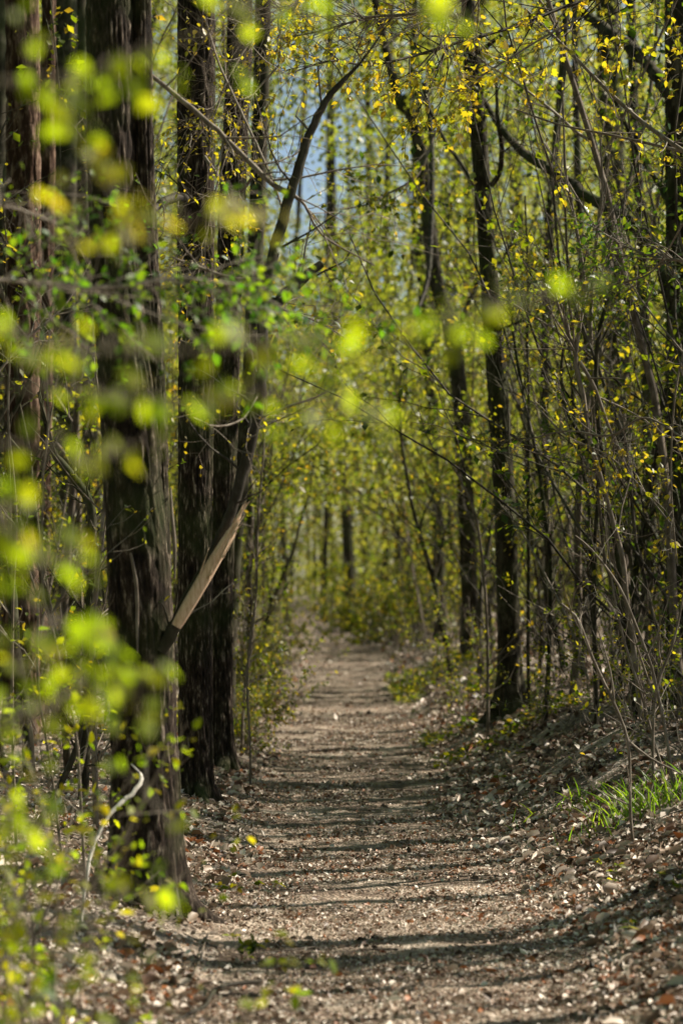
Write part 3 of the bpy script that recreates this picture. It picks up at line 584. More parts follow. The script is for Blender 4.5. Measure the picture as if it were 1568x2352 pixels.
place_saplings([(10, 15), (40, 19), (72, 14), (130, 18), (160, 15), (185, 21), (395, 22), (405, 28)], 'slender thicket sapling, {} in from the left edge', 'slender saplings of the left thicket')
place_saplings([(548, 24), (566, 27), (585, 33), (606, 38), (622, 46)], 'thin sapling past the left pines, {} from the pines towards the path', 'thin saplings past the left pines')
place_saplings([(1100, 24), (1062, 30), (1036, 27), (985, 36), (950, 44)], 'thin sapling left of the lone dark trunk, {} from the path bend', 'thin saplings left of the lone trunk')

# low shrubs beside the path
def proto_shrub(k):
    a = Acc(); lf = Leafy()
    for _ in range(9): grow(a, lf, A(rng.normal() * .08, rng.normal() * .08, 0), A(rng.normal() * .6, rng.normal() * .6, 1), rng.uniform(.6, 1.3), .006, 2, dict(seg=7, wob=.2, up=.05, kids=5, ang=.8, ratio=.42, leaf=.035))
    la = Acc(); lf.build(la, .040); return a.mesh('stems', TWIG, True), la.mesh('foliage', SPRING)
SH = [proto_shrub(k) for k in range(3)]
def shrubs(spots, fmt, grp):
    src = None
    for k, (px, d_, s) in enumerate(spots):
        x = (px - CX) / FPX * d_; loc = (x, d_, float(gh(x, d_)) - .02)
        t = thing('shrub', fmt.format(ORD[k]), 'shrub', loc, grp)
        for nm, me in zip(('stems', 'foliage'), SH[k % 3]): link(nm, me, t)
        t.rotation_euler = (0, 0, rng.uniform(0, 6.28)); t.scale = (s, s, s)
shrubs([(558, 18.5, .7), (590, 23, .8), (575, 27, 1.1), (612, 30, .9), (628, 37, 1.0), (640, 45, 1.1), (655, 55, 1.2)], 'small leafy shrub on the left path edge, {} counting from the pines', 'low shrubs along the left path edge')
shrubs([(1030, 22, .55), (1085, 21, .7), (1110, 24, 1.0), (1010, 27, .8), (1000, 32, 1.1), (950, 38, 1.1), (915, 44, 1.2), (890, 50, 1.4)], 'low leafy shrub on the right path edge, {} counting from the lone trunk', 'low shrubs along the right path edge')
shrubs([(1240, 17.5, .6), (1310, 16.5, .6), (1390, 15.5, .7), (1450, 14.5, .6), (1530, 14, .8), (1568, 13.3, .7)], 'small green shrub under the right thicket, {} from the lone trunk', 'small shrubs under the right thicket')

def dense_shrub(k):
    a = Acc(); lf = Leafy()
    for _ in range(16): grow(a, lf, A(rng.normal() * .2, rng.normal() * .2, 0), A(rng.normal() * .8, rng.normal() * .8, 1), rng.uniform(.7, 1.5), .007, 2, dict(seg=7, wob=.2, up=.03, kids=6, ang=.9, ratio=.45, leaf=.022))
    la = Acc(); lf.build(la, .05); return a.mesh('stems', UNDER, True), la.mesh('foliage', SPRING)
SH = [dense_shrub(k) for k in range(3)]
shrubs([(835, 52, 1.3), (870, 49, 1.4), (905, 47, 1.5), (945, 45, 1.4), (800, 62, 1.5), (985, 42, 1.3)], 'bushy green shrub where the path bends away, {} from the bend', 'bushy shrubs closing the path bend')

shrubs([(553, 18.8, .38), (563, 22, .5), (578, 27, .6), (595, 32, .7)], 'thick sunlit bush hugging the left path edge behind the far pine, {} from the pine', 'thick bushes behind the far left pine')

# ------------------------------------------------------------------ undergrowth that reads as one mass
def bush_proto(k):
    a = Acc(); lf = Leafy(); H = (3.2, 5.0, 6.5)[k % 3]
    for _ in range((7, 6, 5)[k % 3]):
        grow(a, lf, A(rng.normal() * .15, rng.normal() * .15, -.1), A(rng.normal() * .28, rng.normal() * .28, 1), H * rng.uniform(.7, 1.1), .011 + .004 * rng.random(), 2,
             dict(seg=10, wob=.13, up=.04, kids=7, ang=.8, ratio=.32, leaf=.055))
    la = Acc(); lf.build(la, .055, L_DIA, .8); return a, la
BP = [bush_proto(k) for k in range(6)]
uw, ul = Acc(), Acc()
def put_bush(x, y, s=1.0, kk=None):
    a, l = BP[rng.integers(6) if kk is None else kk]; th = rng.uniform(0, 2 * pi); M = np.eye(4)
    M[:3, :3] = s * np.array([[cos(th), -sin(th), 0], [sin(th), cos(th), 0], [0, 0, 1]]); M[:3, 3] = (x, y, float(gh(x, y)))
    uw.merge(a, M); ul.merge(l, M, rng.normal() * .12)
for _ in range(150):
    y = 15 + 45 * rng.random() ** 1.1; side = 1 if rng.random() < .58 else -1
    lo = 1.9 if side > 0 else 1.5
    if y > 24: lo = 1.25
    wmax = max(lo + 1.5, .16 * y + 3); x = pathx(y) + side * (lo + (wmax - lo) * rng.random()); put_bush(x, y, rng.uniform(.8, 1.15))
tag(link('undergrowth_stems', uw.mesh('undergrowth_stems', UNDER)), 'tangle of thin grey stems filling the thicket behind the saplings', 'undergrowth', kind='stuff')
tag(link('undergrowth_leaves', ul.mesh('undergrowth_leaves', SPRING)), 'haze of small spring leaves filling the thicket behind the saplings', 'undergrowth', kind='stuff')

# distant wood closing the view, and the unseen wood to the right whose shade stripes the path
dw, dl = Acc(), Acc()
def wood_leaves(n, y0, y1, xw, z0, z1, size, acc, hole=True, clump=2.2, thr=.47, yp=1.0):
    y = y0 + (y1 - y0) * rng.random(n) ** yp; x = (rng.random(n) * 2 - 1) * (xw * y) ; z = z0 + (z1(y) - z0) * rng.random(n) ** 1.15
    k = fbm(x / clump, y / clump, z / clump, 91, 2) > thr
    t = x - pathx(y)
    if hole:
        k &= (np.abs(t) > 1.0) | (z > 1.2 + .035 * y) | (y > 92)
        px, py = CX + x / y * FPX, HOR - (z - CAM_H) / y * FPX          # thin crown over the ride: the bright gap of sky
        gap = np.exp(-((x / y * 5532 + 85) / 125) ** 2 - ((z / y * 5532 - 1060) / 230) ** 2) + .6 * np.exp(-((x / y * 5532 - 140) / 40) ** 2 - ((z / y * 5532 - 1080) / 120) ** 2)
        k &= rng.random(n) > np.minimum(gap * 1.08, .99)
    x, y, z = x[k], y[k], z[k]; m = len(x); ti = np.clip(rng.normal(.5, .2, m) + .8 * (fbm(x * .2, y * .2, z * .2, 92, 2) - .5), 0, 1)
    nr = rng.normal(size=(m, 3)); nr[:, 2] += .7
    leaves(acc, np.stack([x, y, z], 1), rdir(m), nr, size * (.6 + .8 * rng.random(m)), L_DIA, ti)
wood_leaves(430000, 50, 160, .18, .0, lambda y: 2 + .27 * y, .20, dl, thr=.45, yp=.6)
wood_leaves(110000, 42, 110, .18, .0, lambda y: 4 + .08 * y, .15, dl, thr=.42, yp=.8)
wood_leaves(230000, 28, 52, .19, 2.5, lambda y: 2 + .27 * y, .08, dl, clump=1.4, thr=.50)
for _ in range(190):
    y = rng.uniform(48, 130); x = rng.uniform(-.2, .2) * y
    if abs(x - pathx(y)) < 1.8: continue
    h = rng.uniform(14, 24); r = rng.uniform(.05, .16); b0 = A(x, y, float(gh(x, y)) - .1)
    tube(dw, np.array([b0, b0 + A(rng.normal() * .5, 0, h * .5), b0 + A(rng.normal() * 1.2, 0, h)]), [r, r * .8, r * .3], 6, .5)
tag(link('distant_trunks', dw.mesh('distant_trunks', SMOOTH, True)), 'faint grey trunks of the far wood, merging into one mass', 'distant wood', kind='stuff')
tag(link('distant_wood', dl.mesh('distant_wood', FAR)), 'far olive green foliage closing the view behind the path', 'distant wood', kind='stuff')

sw, sl = Acc(), Acc(); ta = math.tan(SUN_AZ)
for y0, x, r in [(7.7, 4, .03), (8.45, 3.4, .025), (8.65, 5, .04), (11.1, 3.6, .03), (12.0, 3.9, .03), (13.2, 4.4, .04), (14.4, 4.6, .04), (11.5, 5, .09), (12.6, 4.6, .12), (13.8, 6.5, .14), (15.1, 6, .12), (16.4, 7, .14), (17.9, 6.5, .13), (19.6, 8, .16), (21.9, 7.5, .15), (24.5, 9, .16), (28.5, 9, .16), (8.2, 3.2, .05), (8.95, 4.0, .15), (9.15, 6.5, .05), (9.35, 3.6, .08), (10.45, 5.2, .07), (10.9, 3.3, .04), (12.2, 6, .05), (13.3, 8, .06), (14.6, 7, .04), (15.4, 10, .07), (17.6, 8, .06), (18.3, 11, .06), (21, 9, .06), (23.5, 10, .10), (27, 12, .08), (31, 12, .1), (7.4, 4.4, .07), (6.6, 6, .06)]:
    y = y0 + ta * (x - .1); b0 = A(x, y, float(gh(x, y)) - .1); h = rng.uniform(9, 13)
    tube(sw, np.array([b0, b0 + A(rng.normal() * .1, rng.normal() * .05, h * .5), b0 + A(rng.normal() * .3, rng.normal() * .2, h)]), [r, r * .85, r * .4], 10, .5)
FIX = [(4.2, 17), (4.6, 18.4), (5, 20), (4.2, 15.6), (5.5, 21.5), (3.7, 12.2), (5.2, 13.8)]
for i_ in range(30):
    x = rng.uniform(3.4, 13); y = rng.uniform(5, 40) + ta * x
    if i_ < len(FIX): x, y = FIX[i_]
    if x < .17 * y + .6: x = .17 * y + .6 + rng.uniform(0, 5)
    a_, l_ = BP[rng.integers(6)]; th = rng.uniform(0, 6.28); s = rng.uniform(.9, 1.3); M = np.eye(4); M[:3, :3] = s * np.array([[cos(th), -sin(th), 0], [sin(th), cos(th), 0], [0, 0, 1]]); M[:3, 3] = (x, y, 0. if i_ < len(FIX) else rng.choice([0., 3.5, 5.5]))
    if M[2, 3] == 0: M[2, 3] = float(gh(x, y))
    sw.merge(a_, M); sl.merge(l_, M)
tag(link('right_wood_stems', sw.mesh('right_wood_stems', UNDER)), 'trunks and branches of the wood to the right whose shadows stripe the path', 'undergrowth', kind='stuff')
tag(link('right_wood_leaves', sl.mesh('right_wood_leaves', SPRING)), 'leaves of the wood continuing to the right of the path', 'undergrowth', kind='stuff')

# the same wood overhead, to the left and behind the viewer, which keeps the open sky out
cl = Acc()
def canopy(n, x0, x1, y0, y1, z0, z1, size, thr):
    x, y, z = rng.uniform(x0, x1, n), rng.uniform(y0, y1, n), rng.uniform(z0, z1, n); k = fbm(x / 2.5, y / 2.5, z / 2.5, 95, 2) > thr
    k &= ~((np.abs(x) < 1.6) & (z < 3.5)) & ~((y > 0) & (z < np.maximum(.262 * y + 2, 0)) & (np.abs(x) < .16 * y + 1.2))
    x, y, z = x[k], y[k], z[k]; m = len(x); nr = rng.normal(size=(m, 3)); nr[:, 2] += .8
    leaves(cl, np.stack([x, y, z], 1), rdir(m), nr, size * (.6 + .8 * rng.random(m)), L_DIA)
canopy(50000, -26, 7.5, -18, 42, 13.5, 18, .42, .42)
canopy(46000, -22, 20, -22, -2.5, 0, 14, .34, .42)
canopy(26000, -22, -5.5, -3, 40, .2, 13, .32, .46)
tag(link('surrounding_wood', cl.mesh('surrounding_wood', GREEN)), 'leafy wood closing overhead and round the path', 'wood', kind='stuff')

# ------------------------------------------------------------------ overhanging branches in the middle distance
def branch(name, label, pts, d, mt=TWIG, kids=14, lm=YELLOW, ls=.026, kidlen=.5, leaf_sp=.035, shape=L_OVAL, group=None, lvl=1, up=.02, o=None):
    R = rows_px(pts, d, False); t = thing(name, label, 'branch', R[0, :3], group)
    p = spline(R, .03); a = Acc(); tube(a, p[:, :3], p[:, 3], 7, .5); lf = Leafy()
    for _ in range(kids):
        i = rng.integers(1, len(p) - 1); dv = p[i, :3] - p[i - 1, :3]; dv /= np.linalg.norm(dv) + 1e-9; side = np.cross(dv, rdir(1)[0]); side /= np.linalg.norm(side); an = rng.uniform(.4, 1.2)
        oo = dict(seg=6, wob=.2, up=up, kids=4, ang=.8, ratio=.5, leaf=leaf_sp)
        if o: oo.update(o)
        grow(a, lf, p[i, :3], dv * cos(an) + side * sin(an), kidlen * rng.uniform(.4, 1.2), max(.0013, min(p[i, 3] * .5, .004)), lvl, oo)
    part('twigs', a, mt, t, True); la = Acc(); lf.build(la, ls, shape)
    if la.v: part('leaves', la, lm, t)
    return t
GO = 'branches hanging over the path'
branch('overhanging_branch', 'long dark branch arching over the path top, crowded with yellow young leaves', [(1560, -40, 11), (1330, 5, 9), (1200, 55, 8), (1060, 95, 7), (950, 128, 6), (850, 150, 5), (760, 140, 5), (660, 170, 3)], [12.5, 11], DARKTW, 60, ls=.034, kidlen=.55, group=GO)
branch('overhanging_branch', 'yellow-leaved spray at the top centre left of the lone trunk top', [(1180, -60, 8), (1060, 0, 8), (960, 30, 7), (850, 40, 6), (740, 70, 5), (640, 90, 3)], [11, 11.5], TWIG, 60, ls=.034, kidlen=.5, group=GO)
branch('overhanging_branch', 'twiggy yellow spray hanging before the left pines at the top', [(760, -60, 7), (660, 20, 6), (580, 90, 5), (520, 190, 4), (480, 300, 3)], [11, 10.5], TWIG, 46, ls=.022, kidlen=.45, group=GO)
branch('overhanging_branch', 'fine budding twigs dangling in front of the middle pine', [(640, 150, 5), (560, 250, 5), (500, 420, 4), (470, 560, 4), (440, 700, 3)], [10.8, 10.4], TWIG, 34, ls=.022, kidlen=.4, leaf_sp=.05, group=GO)
branch('overhanging_branch', 'straight pale branch slanting down to the right edge at top right', [(1205, 20, 6), (1310, 122, 8), (1400, 214, 9), (1480, 285, 10), (1575, 352, 11)], [12.6, 12], TWIG, 10, ls=.03, kidlen=.5, group=GO)
branch('overhanging_branch', 'thin long twig crossing the upper right from the lone trunk', [(1180, 250, 4), (1280, 285, 5), (1400, 310, 6), (1490, 330, 7), (1575, 350, 8)], [13, 12.4], TWIG, 8, ls=.03, kidlen=.4, group=GO)
branch('overhanging_branch', 'bright yellow maple-like leaf sprays around the top of the lone trunk', [(1330, 40, 5), (1240, 90, 5), (1160, 140, 4), (1080, 190, 4), (1040, 215, 3)], [11.6, 11.4], TWIG, 16, ls=.045, kidlen=.35, leaf_sp=.07, shape=L_LOBE, group=GO)
branch('overhanging_branch', 'green leafy spray hanging centrally over the path', [(1000, 300, 6), (960, 400, 5), (900, 440, 5), (840, 470, 4), (780, 480, 3)], [19, 18.4], TWIG, 30, lm=SPRING, ls=.06, kidlen=.6, leaf_sp=.07, group=GO)
branch('overhanging_branch', 'pale fresh green spray beside the splintered stub', [(600, 700, 6), (680, 720, 5), (740, 745, 4), (800, 780, 3)], [13, 13.6], TWIG, 22, lm=SPRING, ls=.045, kidlen=.4, leaf_sp=.06, group=GO)
branch('overhanging_branch', 'glossy leaved spray jutting left from the right edge', [(1580, 600, 7), (1500, 590, 6), (1430, 560, 5), (1400, 530, 3)], [13, 13.5], TWIG, 34, lm=GLOSSY, ls=.038, kidlen=.45, leaf_sp=.04, group=GO)
branch('overhanging_branch', 'twigs with drooping yellow leaf tufts low on the right edge', [(1580, 760, 5), (1550, 900, 5), (1540, 1060, 4), (1545, 1200, 4), (1555, 1300, 3)], [11.5, 11.5], TWIG, 16, lm=YELLOW, ls=.035, kidlen=.2, leaf_sp=.06, group=GO)
branch('overhanging_branch', 'twiggy dry branch reaching left across the right thicket', [(1575, 500, 5), (1500, 620, 4), (1420, 650, 4), (1340, 670, 4), (1260, 700, 2)], [12.5, 13.5], TWIG, 14, lm=SPRING, ls=.03, kidlen=.4, group=GO)
branch('overhanging_branch', 'budding twigs spreading level across the right thicket at mid height', [(1575, 1010, 5), (1480, 960, 5), (1400, 1000, 5), (1300, 990, 4), (1210, 1010, 3)], [12.5, 14], TWIG, 18, lm=YELLOW, ls=.028, kidlen=.4, group=GO)
branch('overhanging_branch', 'bare pale twig tangle arching over the right thicket at upper height', [(1575, 820, 5), (1480, 700, 4), (1390, 560, 4), (1310, 430, 5), (1250, 330, 4)], [13, 14.5], TWIG, 14, lm=SPRING, ls=.028, kidlen=.5, leaf_sp=.3, group=GO)
branch('overhanging_branch', 'bare pale twigs slanting down left through the right thicket', [(1575, 1250, 5), (1480, 1130, 4), (1400, 1050, 4), (1300, 1000, 4), (1220, 920, 3)], [13.2, 14.5], TWIG, 14, lm=SPRING, ls=.028, kidlen=.5, leaf_sp=.3, group=GO)
branch('overhanging_branch', 'bare twig fan low in the right thicket beside the lone trunk', [(1350, 1560, 6), (1300, 1420, 6), (1240, 1300, 5), (1190, 1210, 4), (1150, 1160, 3)], [15, 16], TWIG, 20, lm=SPRING, ls=.03, kidlen=.6, leaf_sp=.25, group=GO)
branch('overhanging_branch', 'bare crossing twigs before the reddish pines at the left', [(-40, 900, 6), (60, 780, 6), (150, 700, 5), (230, 560, 4), (300, 450, 3)], [11, 11.5], TWIG, 22, lm=SPRING, ls=.028, kidlen=.6, leaf_sp=.2, group=GO)
branch('overhanging_branch', 'vivid green leafy branch spreading low before the left pines', [(-40, 640, 10), (100, 650, 9), (250, 660, 8), (400, 640, 7), (520, 650, 5), (650, 670, 3)], [6.2, 6.8], TWIG, 60, lm=GREEN, ls=.028, kidlen=.35, leaf_sp=.03, group=GO, o=dict(up=-.01, wob=.15))
branch('overhanging_branch', 'smaller green leafy branch at the left edge above the vivid one', [(-40, 470, 7), (40, 480, 6), (120, 510, 5), (190, 540, 3)], [6.5, 6.8], TWIG, 16, lm=GREEN, ls=.026, kidlen=.3, leaf_sp=.04, group=GO)

# ------------------------------------------------------------------ out-of-focus leafy branches close to the lens
def near_branch(label, stem, d, spots, lm, size=.030, per=2, group='out-of-focus leafy branches close to the viewer', tint=None, spread=26):
    R = rows_px(stem, d, False); t = thing('foreground_branch', label, 'branch', R[0, :3], group)
    p = spline(R, .02); a = Acc(); tube(a, p[:, :3], p[:, 3], 8, .55); la = Acc()
    spots = list(spots); pxs_ = np.array(stem, float)
    for _ in range(0 if per == 1 else int(len(spots) * .3)):   # more leaves strung along the stem
        u_ = rng.random() * (len(pxs_) - 1); i_ = int(u_); c_ = pxs_[i_] * (1 - u_ + i_) + pxs_[min(i_ + 1, len(pxs_) - 1)] * (u_ - i_); spots.append((c_[0], c_[1] + rng.normal() * 26, .8))
    for s in spots:
        x, y = s[0], s[1]; k_ = s[2] if len(s) > 2 else 1.0; dd = np.mean(d) + rng.normal() * .06; c = P(x, y, dd)
        i = int(np.argmin(np.linalg.norm(p[:, :3] - c, axis=1))); q = (p[i, :3] + c) / 2 + A(0, 0, .01); tube(a, np.array([p[i, :3], q, c]), [.0016, .0012, .0008], 4, .5)
        m = per; ps = np.stack([P(x + rng.normal() * spread, y + rng.normal() * spread, dd + rng.normal() * .02) for _ in range(m)])
        ax = rdir(m, .7); ax[:, 2] -= .4; nr = rng.normal(size=(m, 3)) * .45 + A(.6, -.1, .6)
        leaves(la, ps - ax * size * .4, ax, nr, size * k_ * (.8 + .5 * rng.random(m)), L_LOBE, tint if tint is None else np.clip(rng.normal(tint, .15, m), 0, 1))
    part('stem', a, TWIG, t, True); part('leaves', la, lm, t)
near_branch('blurred lime leaf band crossing the left half of the view at mid height', [(-60, 720, 10), (100, 790, 9), (300, 805, 8), (520, 800, 8), (700, 790, 6), (860, 830, 4)], 2.7,
    [(20, 770), (60, 800), (115, 800, 1.1), (150, 815), (190, 850), (255, 780, 1.1), (290, 790), (340, 800), (390, 810, .8), (530, 790, 1.1), (560, 800), (700, 780, 1.1), (720, 795), (820, 810, 1.), (840, 840), (620, 820, .8)], LIME, tint=.45)
near_branch('blurred lime leaves reaching past the lone trunk with one white glint', [(820, 850, 5), (940, 770, 5), (1080, 730, 5), (1240, 690, 4), (1390, 650, 3)], 2.6,
    [(925, 750), (955, 765), (1035, 710, 1.1), (1060, 730, 1.1), (1090, 700), (1125, 710, 1.1), (1040, 815, .8), (1190, 700, .9), (1280, 680, .8), (1365, 650, .9), (1215, 680, .6)], LIME, tint=.42)
near_branch('blurred lime leaf band just below the first, ending over the far path', [(-60, 880, 8), (150, 900, 8), (400, 930, 7), (650, 910, 6), (880, 960, 4)], 2.8,
    [(75, 945, .9), (140, 900), (175, 880), (210, 900), (270, 905, 1.2), (240, 930), (345, 920), (380, 950), (440, 975, 1.3), (515, 925, 1.1), (575, 895, .8), (660, 910, 1.1), (690, 915), (760, 920), (800, 900), (860, 950, 1.2), (885, 985, 1.1), (130, 820)], LIME, tint=.40)
near_branch('big blurred yellow-green leaf with pale leaf over the thick pine', [(-60, 1000, 8), (80, 1030, 7), (200, 1050, 6), (300, 1040, 4)], 2.8, [(225, 1060, 1.4), (200, 1075, 1.1), (250, 1030, 1.1), (290, 1040, 1.1), (370, 1010, .7), (150, 1000, .8)], LIME, tint=.55, spread=16)
near_branch('shadowed olive and yellow leaves hanging at the upper left', [(-60, 190, 11), (120, 178, 11), (250, 150, 10), (330, 112, 9), (480, 75, 7)], 2.9,
    [(50, 60, .8), (55, 90, .6), (225, 265, 1.1), (205, 260), (150, 270), (120, 285), (140, 310), (170, 310), (100, 250), (280, 140), (310, 135), (265, 215), (310, 220, 1.1), (355, 215, 1.2), (385, 200), (190, 190, .7), (130, 205, .7)], LIME, tint=.35)
near_branch('soft yellow leaves drifting across the upper left pines', [(130, 560, 14), (215, 572, 13), (290, 560, 11), (390, 530, 9), (500, 490, 6), (600, 480, 4)], 3.0,
    [(200, 375, 1.1), (235, 395, 1.2), (260, 400), (130, 430, .8), (270, 510, 1.1), (265, 490), (320, 490, 1.2), (345, 455), (420, 500, .8), (530, 490, 1.1), (560, 495, 1.2), (595, 500), (500, 500), (150, 455, .8)], LIME, tint=.72, per=3)
near_branch('blurred lime leaves dipping in from the top edge, left of centre', [(380, -60, 6), (450, -10, 6), (560, 10, 5), (740, 20, 3)], 3.0, [(490, 20, 1.1), (505, 35, 1.2), (525, 15), (570, 30), (600, 50, .8), (680, 25, 1.), (720, 50, .9), (740, 15), (545, 165, .9), (560, 155, .8)], LIME, tint=.35)
near_branch('single bright blurred leaf cluster dipping in at the top centre', [(1100, -60, 4), (1060, -20, 4), (1030, 20, 3)], 2.8, [(1025, 10, 1.2), (1045, 25, 1.3), (1000, 5), (1040, 50, .9)], LIME, tint=.5, spread=16)
near_branch('blurred lime leaves stacked along the left edge at lower mid height', [(-60, 1150, 9), (30, 1230, 8), (110, 1290, 7), (200, 1310, 4)], 2.7,
    [(10, 1100), (40, 1130, 1.1), (70, 1100), (30, 1230, 1.1), (20, 1250, 1.2), (60, 1250), (30, 1310, 1.2), (50, 1330), (10, 1300), (100, 1280, 1.), (130, 1290), (160, 1300, 1.1), (190, 1240), (150, 1250), (45, 1160, .9)], LIME, tint=.4)
near_branch('blurred round leaves in a hanging row before the lower thick pine', [(-60, 1700, 20), (40, 1655, 17), (130, 1615, 13), (230, 1575, 9), (350, 1560, 5)], 3.1,
    [(20, 1500), (45, 1530), (30, 1480), (90, 1520), (100, 1550, 1.1), (140, 1530), (165, 1530), (190, 1555), (220, 1540), (250, 1525), (265, 1560), (290, 1540), (320, 1555), (350, 1565, 1.1), (75, 1560), (130, 1590), (160, 1600), (190, 1610), (215, 1640), (240, 1640), (270, 1600), (275, 1630, 1.1), (320, 1645, 1.2), (225, 1600), (40, 1620), (10, 1590), (110, 1650), (355, 1590, .8)], LIME, size=.031, tint=.38)
near_branch('large blurred leaf and a single sun-yellow one left of the thick pine', [(60, 1380, 6), (140, 1430, 6), (200, 1450, 5), (245, 1450, 3)], 3.0, [(190, 1460, 1.2), (210, 1475, 1.2), (175, 1440), (90, 1460, .9), (95, 1480), (230, 1450, .8)], LIME, size=.031, tint=.4)
near_branch('orange-yellow single leaf beside the thick pine trunk', [(225, 1400, 3), (235, 1420, 3), (248, 1440, 3)], 4.2, [(248, 1452, 1.3)], YELLOW, size=.05, per=1, tint=.6, spread=2)
near_branch('loose blurred leaves at the lower left edge above the litter', [(-60, 1850, 10), (40, 1880, 9), (120, 1930, 7), (180, 1990, 4)], 3.4,
    [(50, 2080), (20, 2140), (110, 2190), (40, 2250), (150, 2290), (220, 2240), (70, 2320), (290, 2180, .8), (10, 2040), (130, 2110, .8), (20, 1830), (75, 1805), (115, 1855, 1.1), (60, 1880), (30, 1930, 1.1), (75, 1960, 1.1), (10, 1970), (100, 1900), (145, 1850, .8), (20, 1880)], LIME, size=.032, tint=.45)
near_branch('blurred leaf pair floating before the foot of the thick pine', [(120, 2120, 5), (250, 2060, 5), (380, 2040, 4), (400, 1900, 3)], 3.5, [(270, 2040, 1.1), (375, 2030, 1.3), (395, 2050, 1.1), (395, 1900, 1.), (360, 2080, .9), (265, 1760, .8)], LIME, size=.032, tint=.38, spread=10)

# shrubs low at the lower left, between lens and pine
def low_shrub(label, px, py_base, d, h, lm, n, ls, k):
    b0 = P(px, py_base, d); b0[2] = float(gh(b0[0], b0[1])) - .02; t = thing('bramble_shrub', label, 'shrub', b0, 'leafy shrubs low at the left'); a = Acc(); lf = Leafy()
    for _ in range(n): grow(a, lf, b0 + A(rng.normal() * .12, rng.normal() * .12, 0), A(rng.normal() * .5, rng.normal() * .4, 1), h * rng.uniform(.5, 1.1), .004, 1, dict(seg=7, wob=.18, up=.02, kids=6, ang=.9, ratio=.4, leaf=.045))
    part('stems', a, TWIG, t, True); la = Acc(); lf.build(la, ls, L_OVAL); part('foliage', la, lm, t)
low_shrub('blurred leafy shrub filling the lower left corner', 90, 2330, 4.4, .75, LIME, 26, .034, 1)
low_shrub('dark green low shrub at the left edge under the thin stems', 20, 2200, 6.0, .95, LIME, 24, .030, 2)
low_shrub('small bright shrub just left of the thick pine foot', 120, 2210, 7.6, .5, SPRING, 6, .028, 3)
low_shrub('low mossy sprig in front of the thick pine', 300, 2440, 6.0, .28, GREEN, 6, .026, 4)
low_shrub('leafy lime sprig rising from the bottom edge, left of the dark fallen stick', 330, 2480, 5.0, .45, LIME, 9, .032, 6)
low_shrub('blurred blue-green shrub low at the very left edge', 0, 2400, 4.2, .7, GREEN, 12, .036, 7)
low_shrub('shrub with pale twigs cut by the left edge at the leaf litter', -20, 2050, 8.0, 1.2, LIME, 14, .032, 5)

# ------------------------------------------------------------------ dead wood, seedlings, grass
BLEACH = bark('bleached_dead_wood', [(.3, (.25, .22, .18)), (.5, (.50, .46, .40)), (.7, (.68, .64, .57))], (40, 40, 8), .4, .003)
def stick(label, pts, d, mt=BLEACH):
    R = rows_px(pts, d, False); t = thing('dead_branch', label, 'dead branch', R[0, :3]); p = spline(R, .02); p[:, :3] += rng.normal(size=(len(p), 3)) * .0015; a = Acc(); tube(a, p[:, :3], p[:, 3], 8, .75); part('wood', a, mt, t, True)
stick('bleached crooked dead branch leaning before the thick pine', [(185, 2130, 7), (200, 2010, 8), (212, 1953, 9), (225, 1918, 9), (250, 1873, 10), (280, 1843, 11), (312, 1815, 11), (326, 1788, 10), (318, 1772, 5), (302, 1755, 3)], [8.6, 8.9])
def ground_stick(label, pts, w_, mt):
    R = []
    for px, py in pts:
        d = 9.0
        for _ in range(12): d = (CAM_H - float(gh((px - CX) / FPX * d, d))) * FPX / max(py - HOR, 30)
        x = (px - CX) / FPX * d; R.append([x, d, float(gh(x, d)) + .02, PXW(w_, d) / 2])
    R = np.array(R); t = thing('fallen_stick', label, 'stick', R[0, :3]); p = spline(R, .02); a = Acc(); tube(a, p[:, :3], p[:, 3], 8, .4); part('wood', a, mt, t, True)
ground_stick('dark fallen stick lying on the sunny litter at the lower left', [(400, 2360), (440, 2335), (474, 2318), (490, 2290), (520, 2272), (600, 2262)], 10, DARKTW)
ground_stick('thin pale fallen twig right of the thick pine foot', [(440, 2262), (462, 2210), (470, 2180), (480, 2153), (500, 2150)], 5, TWIG)
ground_stick('stub of pale root at the thick pine base', [(432, 2108), (444, 2100), (455, 2090)], 9, TWIG)
def seedling(label, px, py, n, ls=.035, lm=SPRING):
    d = 9.0
    for _ in range(12): d = (CAM_H - float(gh((px - CX) / FPX * d, d))) * FPX / max(py - HOR, 30)
    x = (px - CX) / FPX * d; b0 = A(x, d, float(gh(x, d))); t = thing('seedling', label, 'seedling', b0, 'seedlings sprouting through the litter'); a = Acc(); la = Acc()
    for k in range(n):
        q = b0 + A(rng.normal() * .07, rng.normal() * .1, 0); h = rng.uniform(.03, .09); tp_ = q + A(rng.normal() * .02, rng.normal() * .02, h); tube(a, np.array([q, tp_]), [.0015, .001], 4, .5)
        m = 5; leaves(la, np.repeat(tp_[None], m, 0), rdir(m, .3), A(0, 0, 1)[None] + rng.normal(size=(m, 3)) * .4, ls * (.7 + .5 * rng.random(m)), L_OVAL)
    part('stems', a, TWIG, t); part('leaves', la, lm, t)
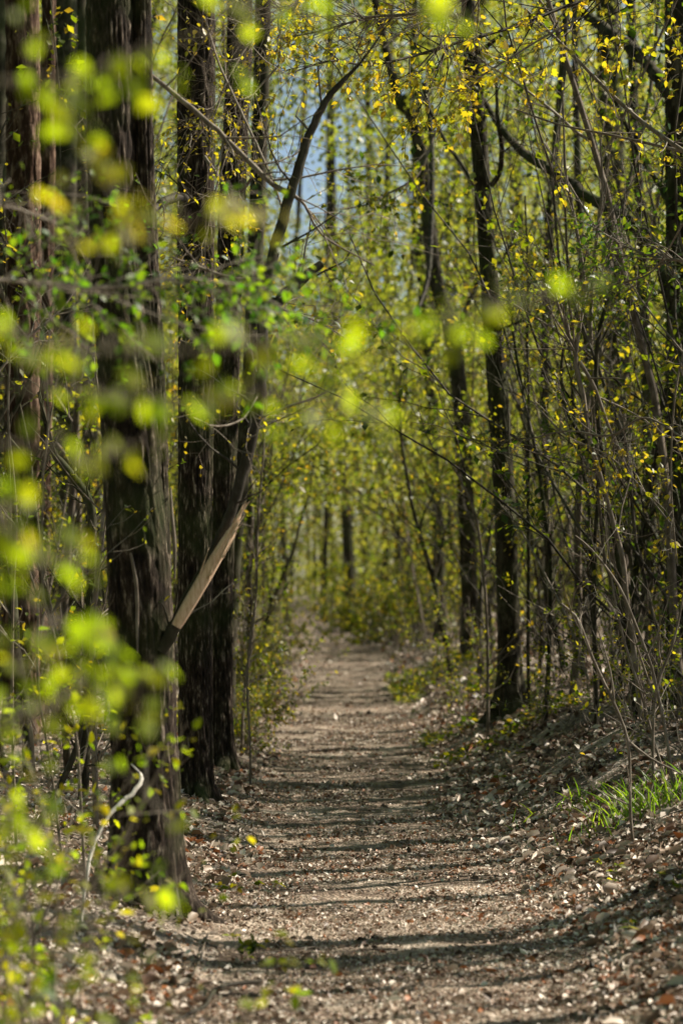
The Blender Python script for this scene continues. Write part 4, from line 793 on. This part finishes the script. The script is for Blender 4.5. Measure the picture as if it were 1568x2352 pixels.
for lb, px, py, n in [('fresh green seedling on the path side at the lower left', 610, 2215, 6), ('lime seedling sprig close behind the fallen dark stick', 560, 2210, 5), ('row of tiny seedlings in the shadow right of the thick pine', 590, 2055, 5),
                      ('small seedling right of the tiny row in shade', 520, 2090, 3), ('bright seedling in front of the thick pine foot', 285, 1975, 3), ('seedlings left of the thick pine foot', 205, 1998, 5), ('green seedling pair below the lone dark trunk', 1150, 1735, 5), ('seedlings right of the pair below the lone trunk', 1195, 1738, 4),
                      ('yellowish seedling on the dark litter near the grass', 1180, 1808, 3), ('small seedling low on the right litter', 1400, 2015, 4), ('seedling clump at the right edge below the bent sapling', 1555, 1970, 6), ('lone small seedling on the sunny right litter', 1330, 1868, 2), ('moss-green sprig in the dark lower right', 1435, 2150, 3)]:
    seedling(lb, px, py, n)
def tuft(label, px, py, n, h, w_=.10):
    d = 12.0
    for _ in range(12): d = (CAM_H - float(gh((px - CX) / FPX * d, d))) * FPX / max(py - HOR, 30)
    x = (px - CX) / FPX * d; b0 = A(x, d, float(gh(x, d))); a = Acc()
    for _ in range(n):
        q = b0 + A(rng.normal() * w_, rng.normal() * .12, 0); q[2] = float(gh(q[0], q[1])) - .01; dr = A(rng.normal() * .35, rng.normal() * .3, 1); L = h * rng.uniform(.5, 1.15); s = np.linspace(0, 1, 5)[:, None]
        c = q + dr * L * s + A(dr[0], dr[1], -.5) * (s ** 2) * L * .5; wv = np.cross(dr, rdir(1)[0]); wv /= np.linalg.norm(wv); ww = .0035 * (1 - s ** 2) + .0004
        a.add(np.vstack([c - wv * ww, c + wv * ww]), [[i, i + 1, i + 6, i + 5] for i in range(4)], rng.random())
    o = link('grass_tuft', a.mesh('grass_tuft', GRASS, False, b0), None, b0); tag(o, label, 'grass', 'grass tufts on the right bank')
for lb, px, py, n, h in [('small grass tuft, leftmost of the bright tufts on the right bank', 1270, 1845, 18, .11), ('grass tuft second from the left among the bright tufts', 1312, 1840, 30, .15), ('wide bright grass tuft left of the bent pale sapling', 1400, 1850, 70, .16),
                         ('fanned grass tuft at the foot of the bent pale sapling', 1432, 1878, 60, .17), ('bright grass tuft just right of the bent pale sapling', 1478, 1850, 60, .17), ('tall grass tuft cut by the right edge', 1535, 1845, 80, .19), ('grass tuft farther back between the thin saplings', 1510, 1815, 46, .16)]:
    tuft(lb, px, py, n, h, .13)
n = 12000; y = rng.uniform(17.5, 33, n); t_ = np.where(rng.random(n) < .65, rng.uniform(.55, 1.7, n), rng.uniform(-1.6, -.85, n)); x = pathx(y) + t_; kk = fbm(x * 1.3, y * .8, 0, 66) > .49; x, y = x[kk], y[kk]
a = Acc(); m = len(x); nr = rng.normal(size=(m, 3)) * .5 + A(0, 0, 1); leaves(a, np.stack([x, y, gh(x, y) + .02 + .09 * rng.random(m)], 1), rdir(m, .4), nr, .05 * (.6 + .8 * rng.random(m)), L_OVAL)
tag(link('ground_cover', a.mesh('ground_cover', SPRING)), 'low bright green ground cover along the path edges', 'ground cover', kind='stuff')
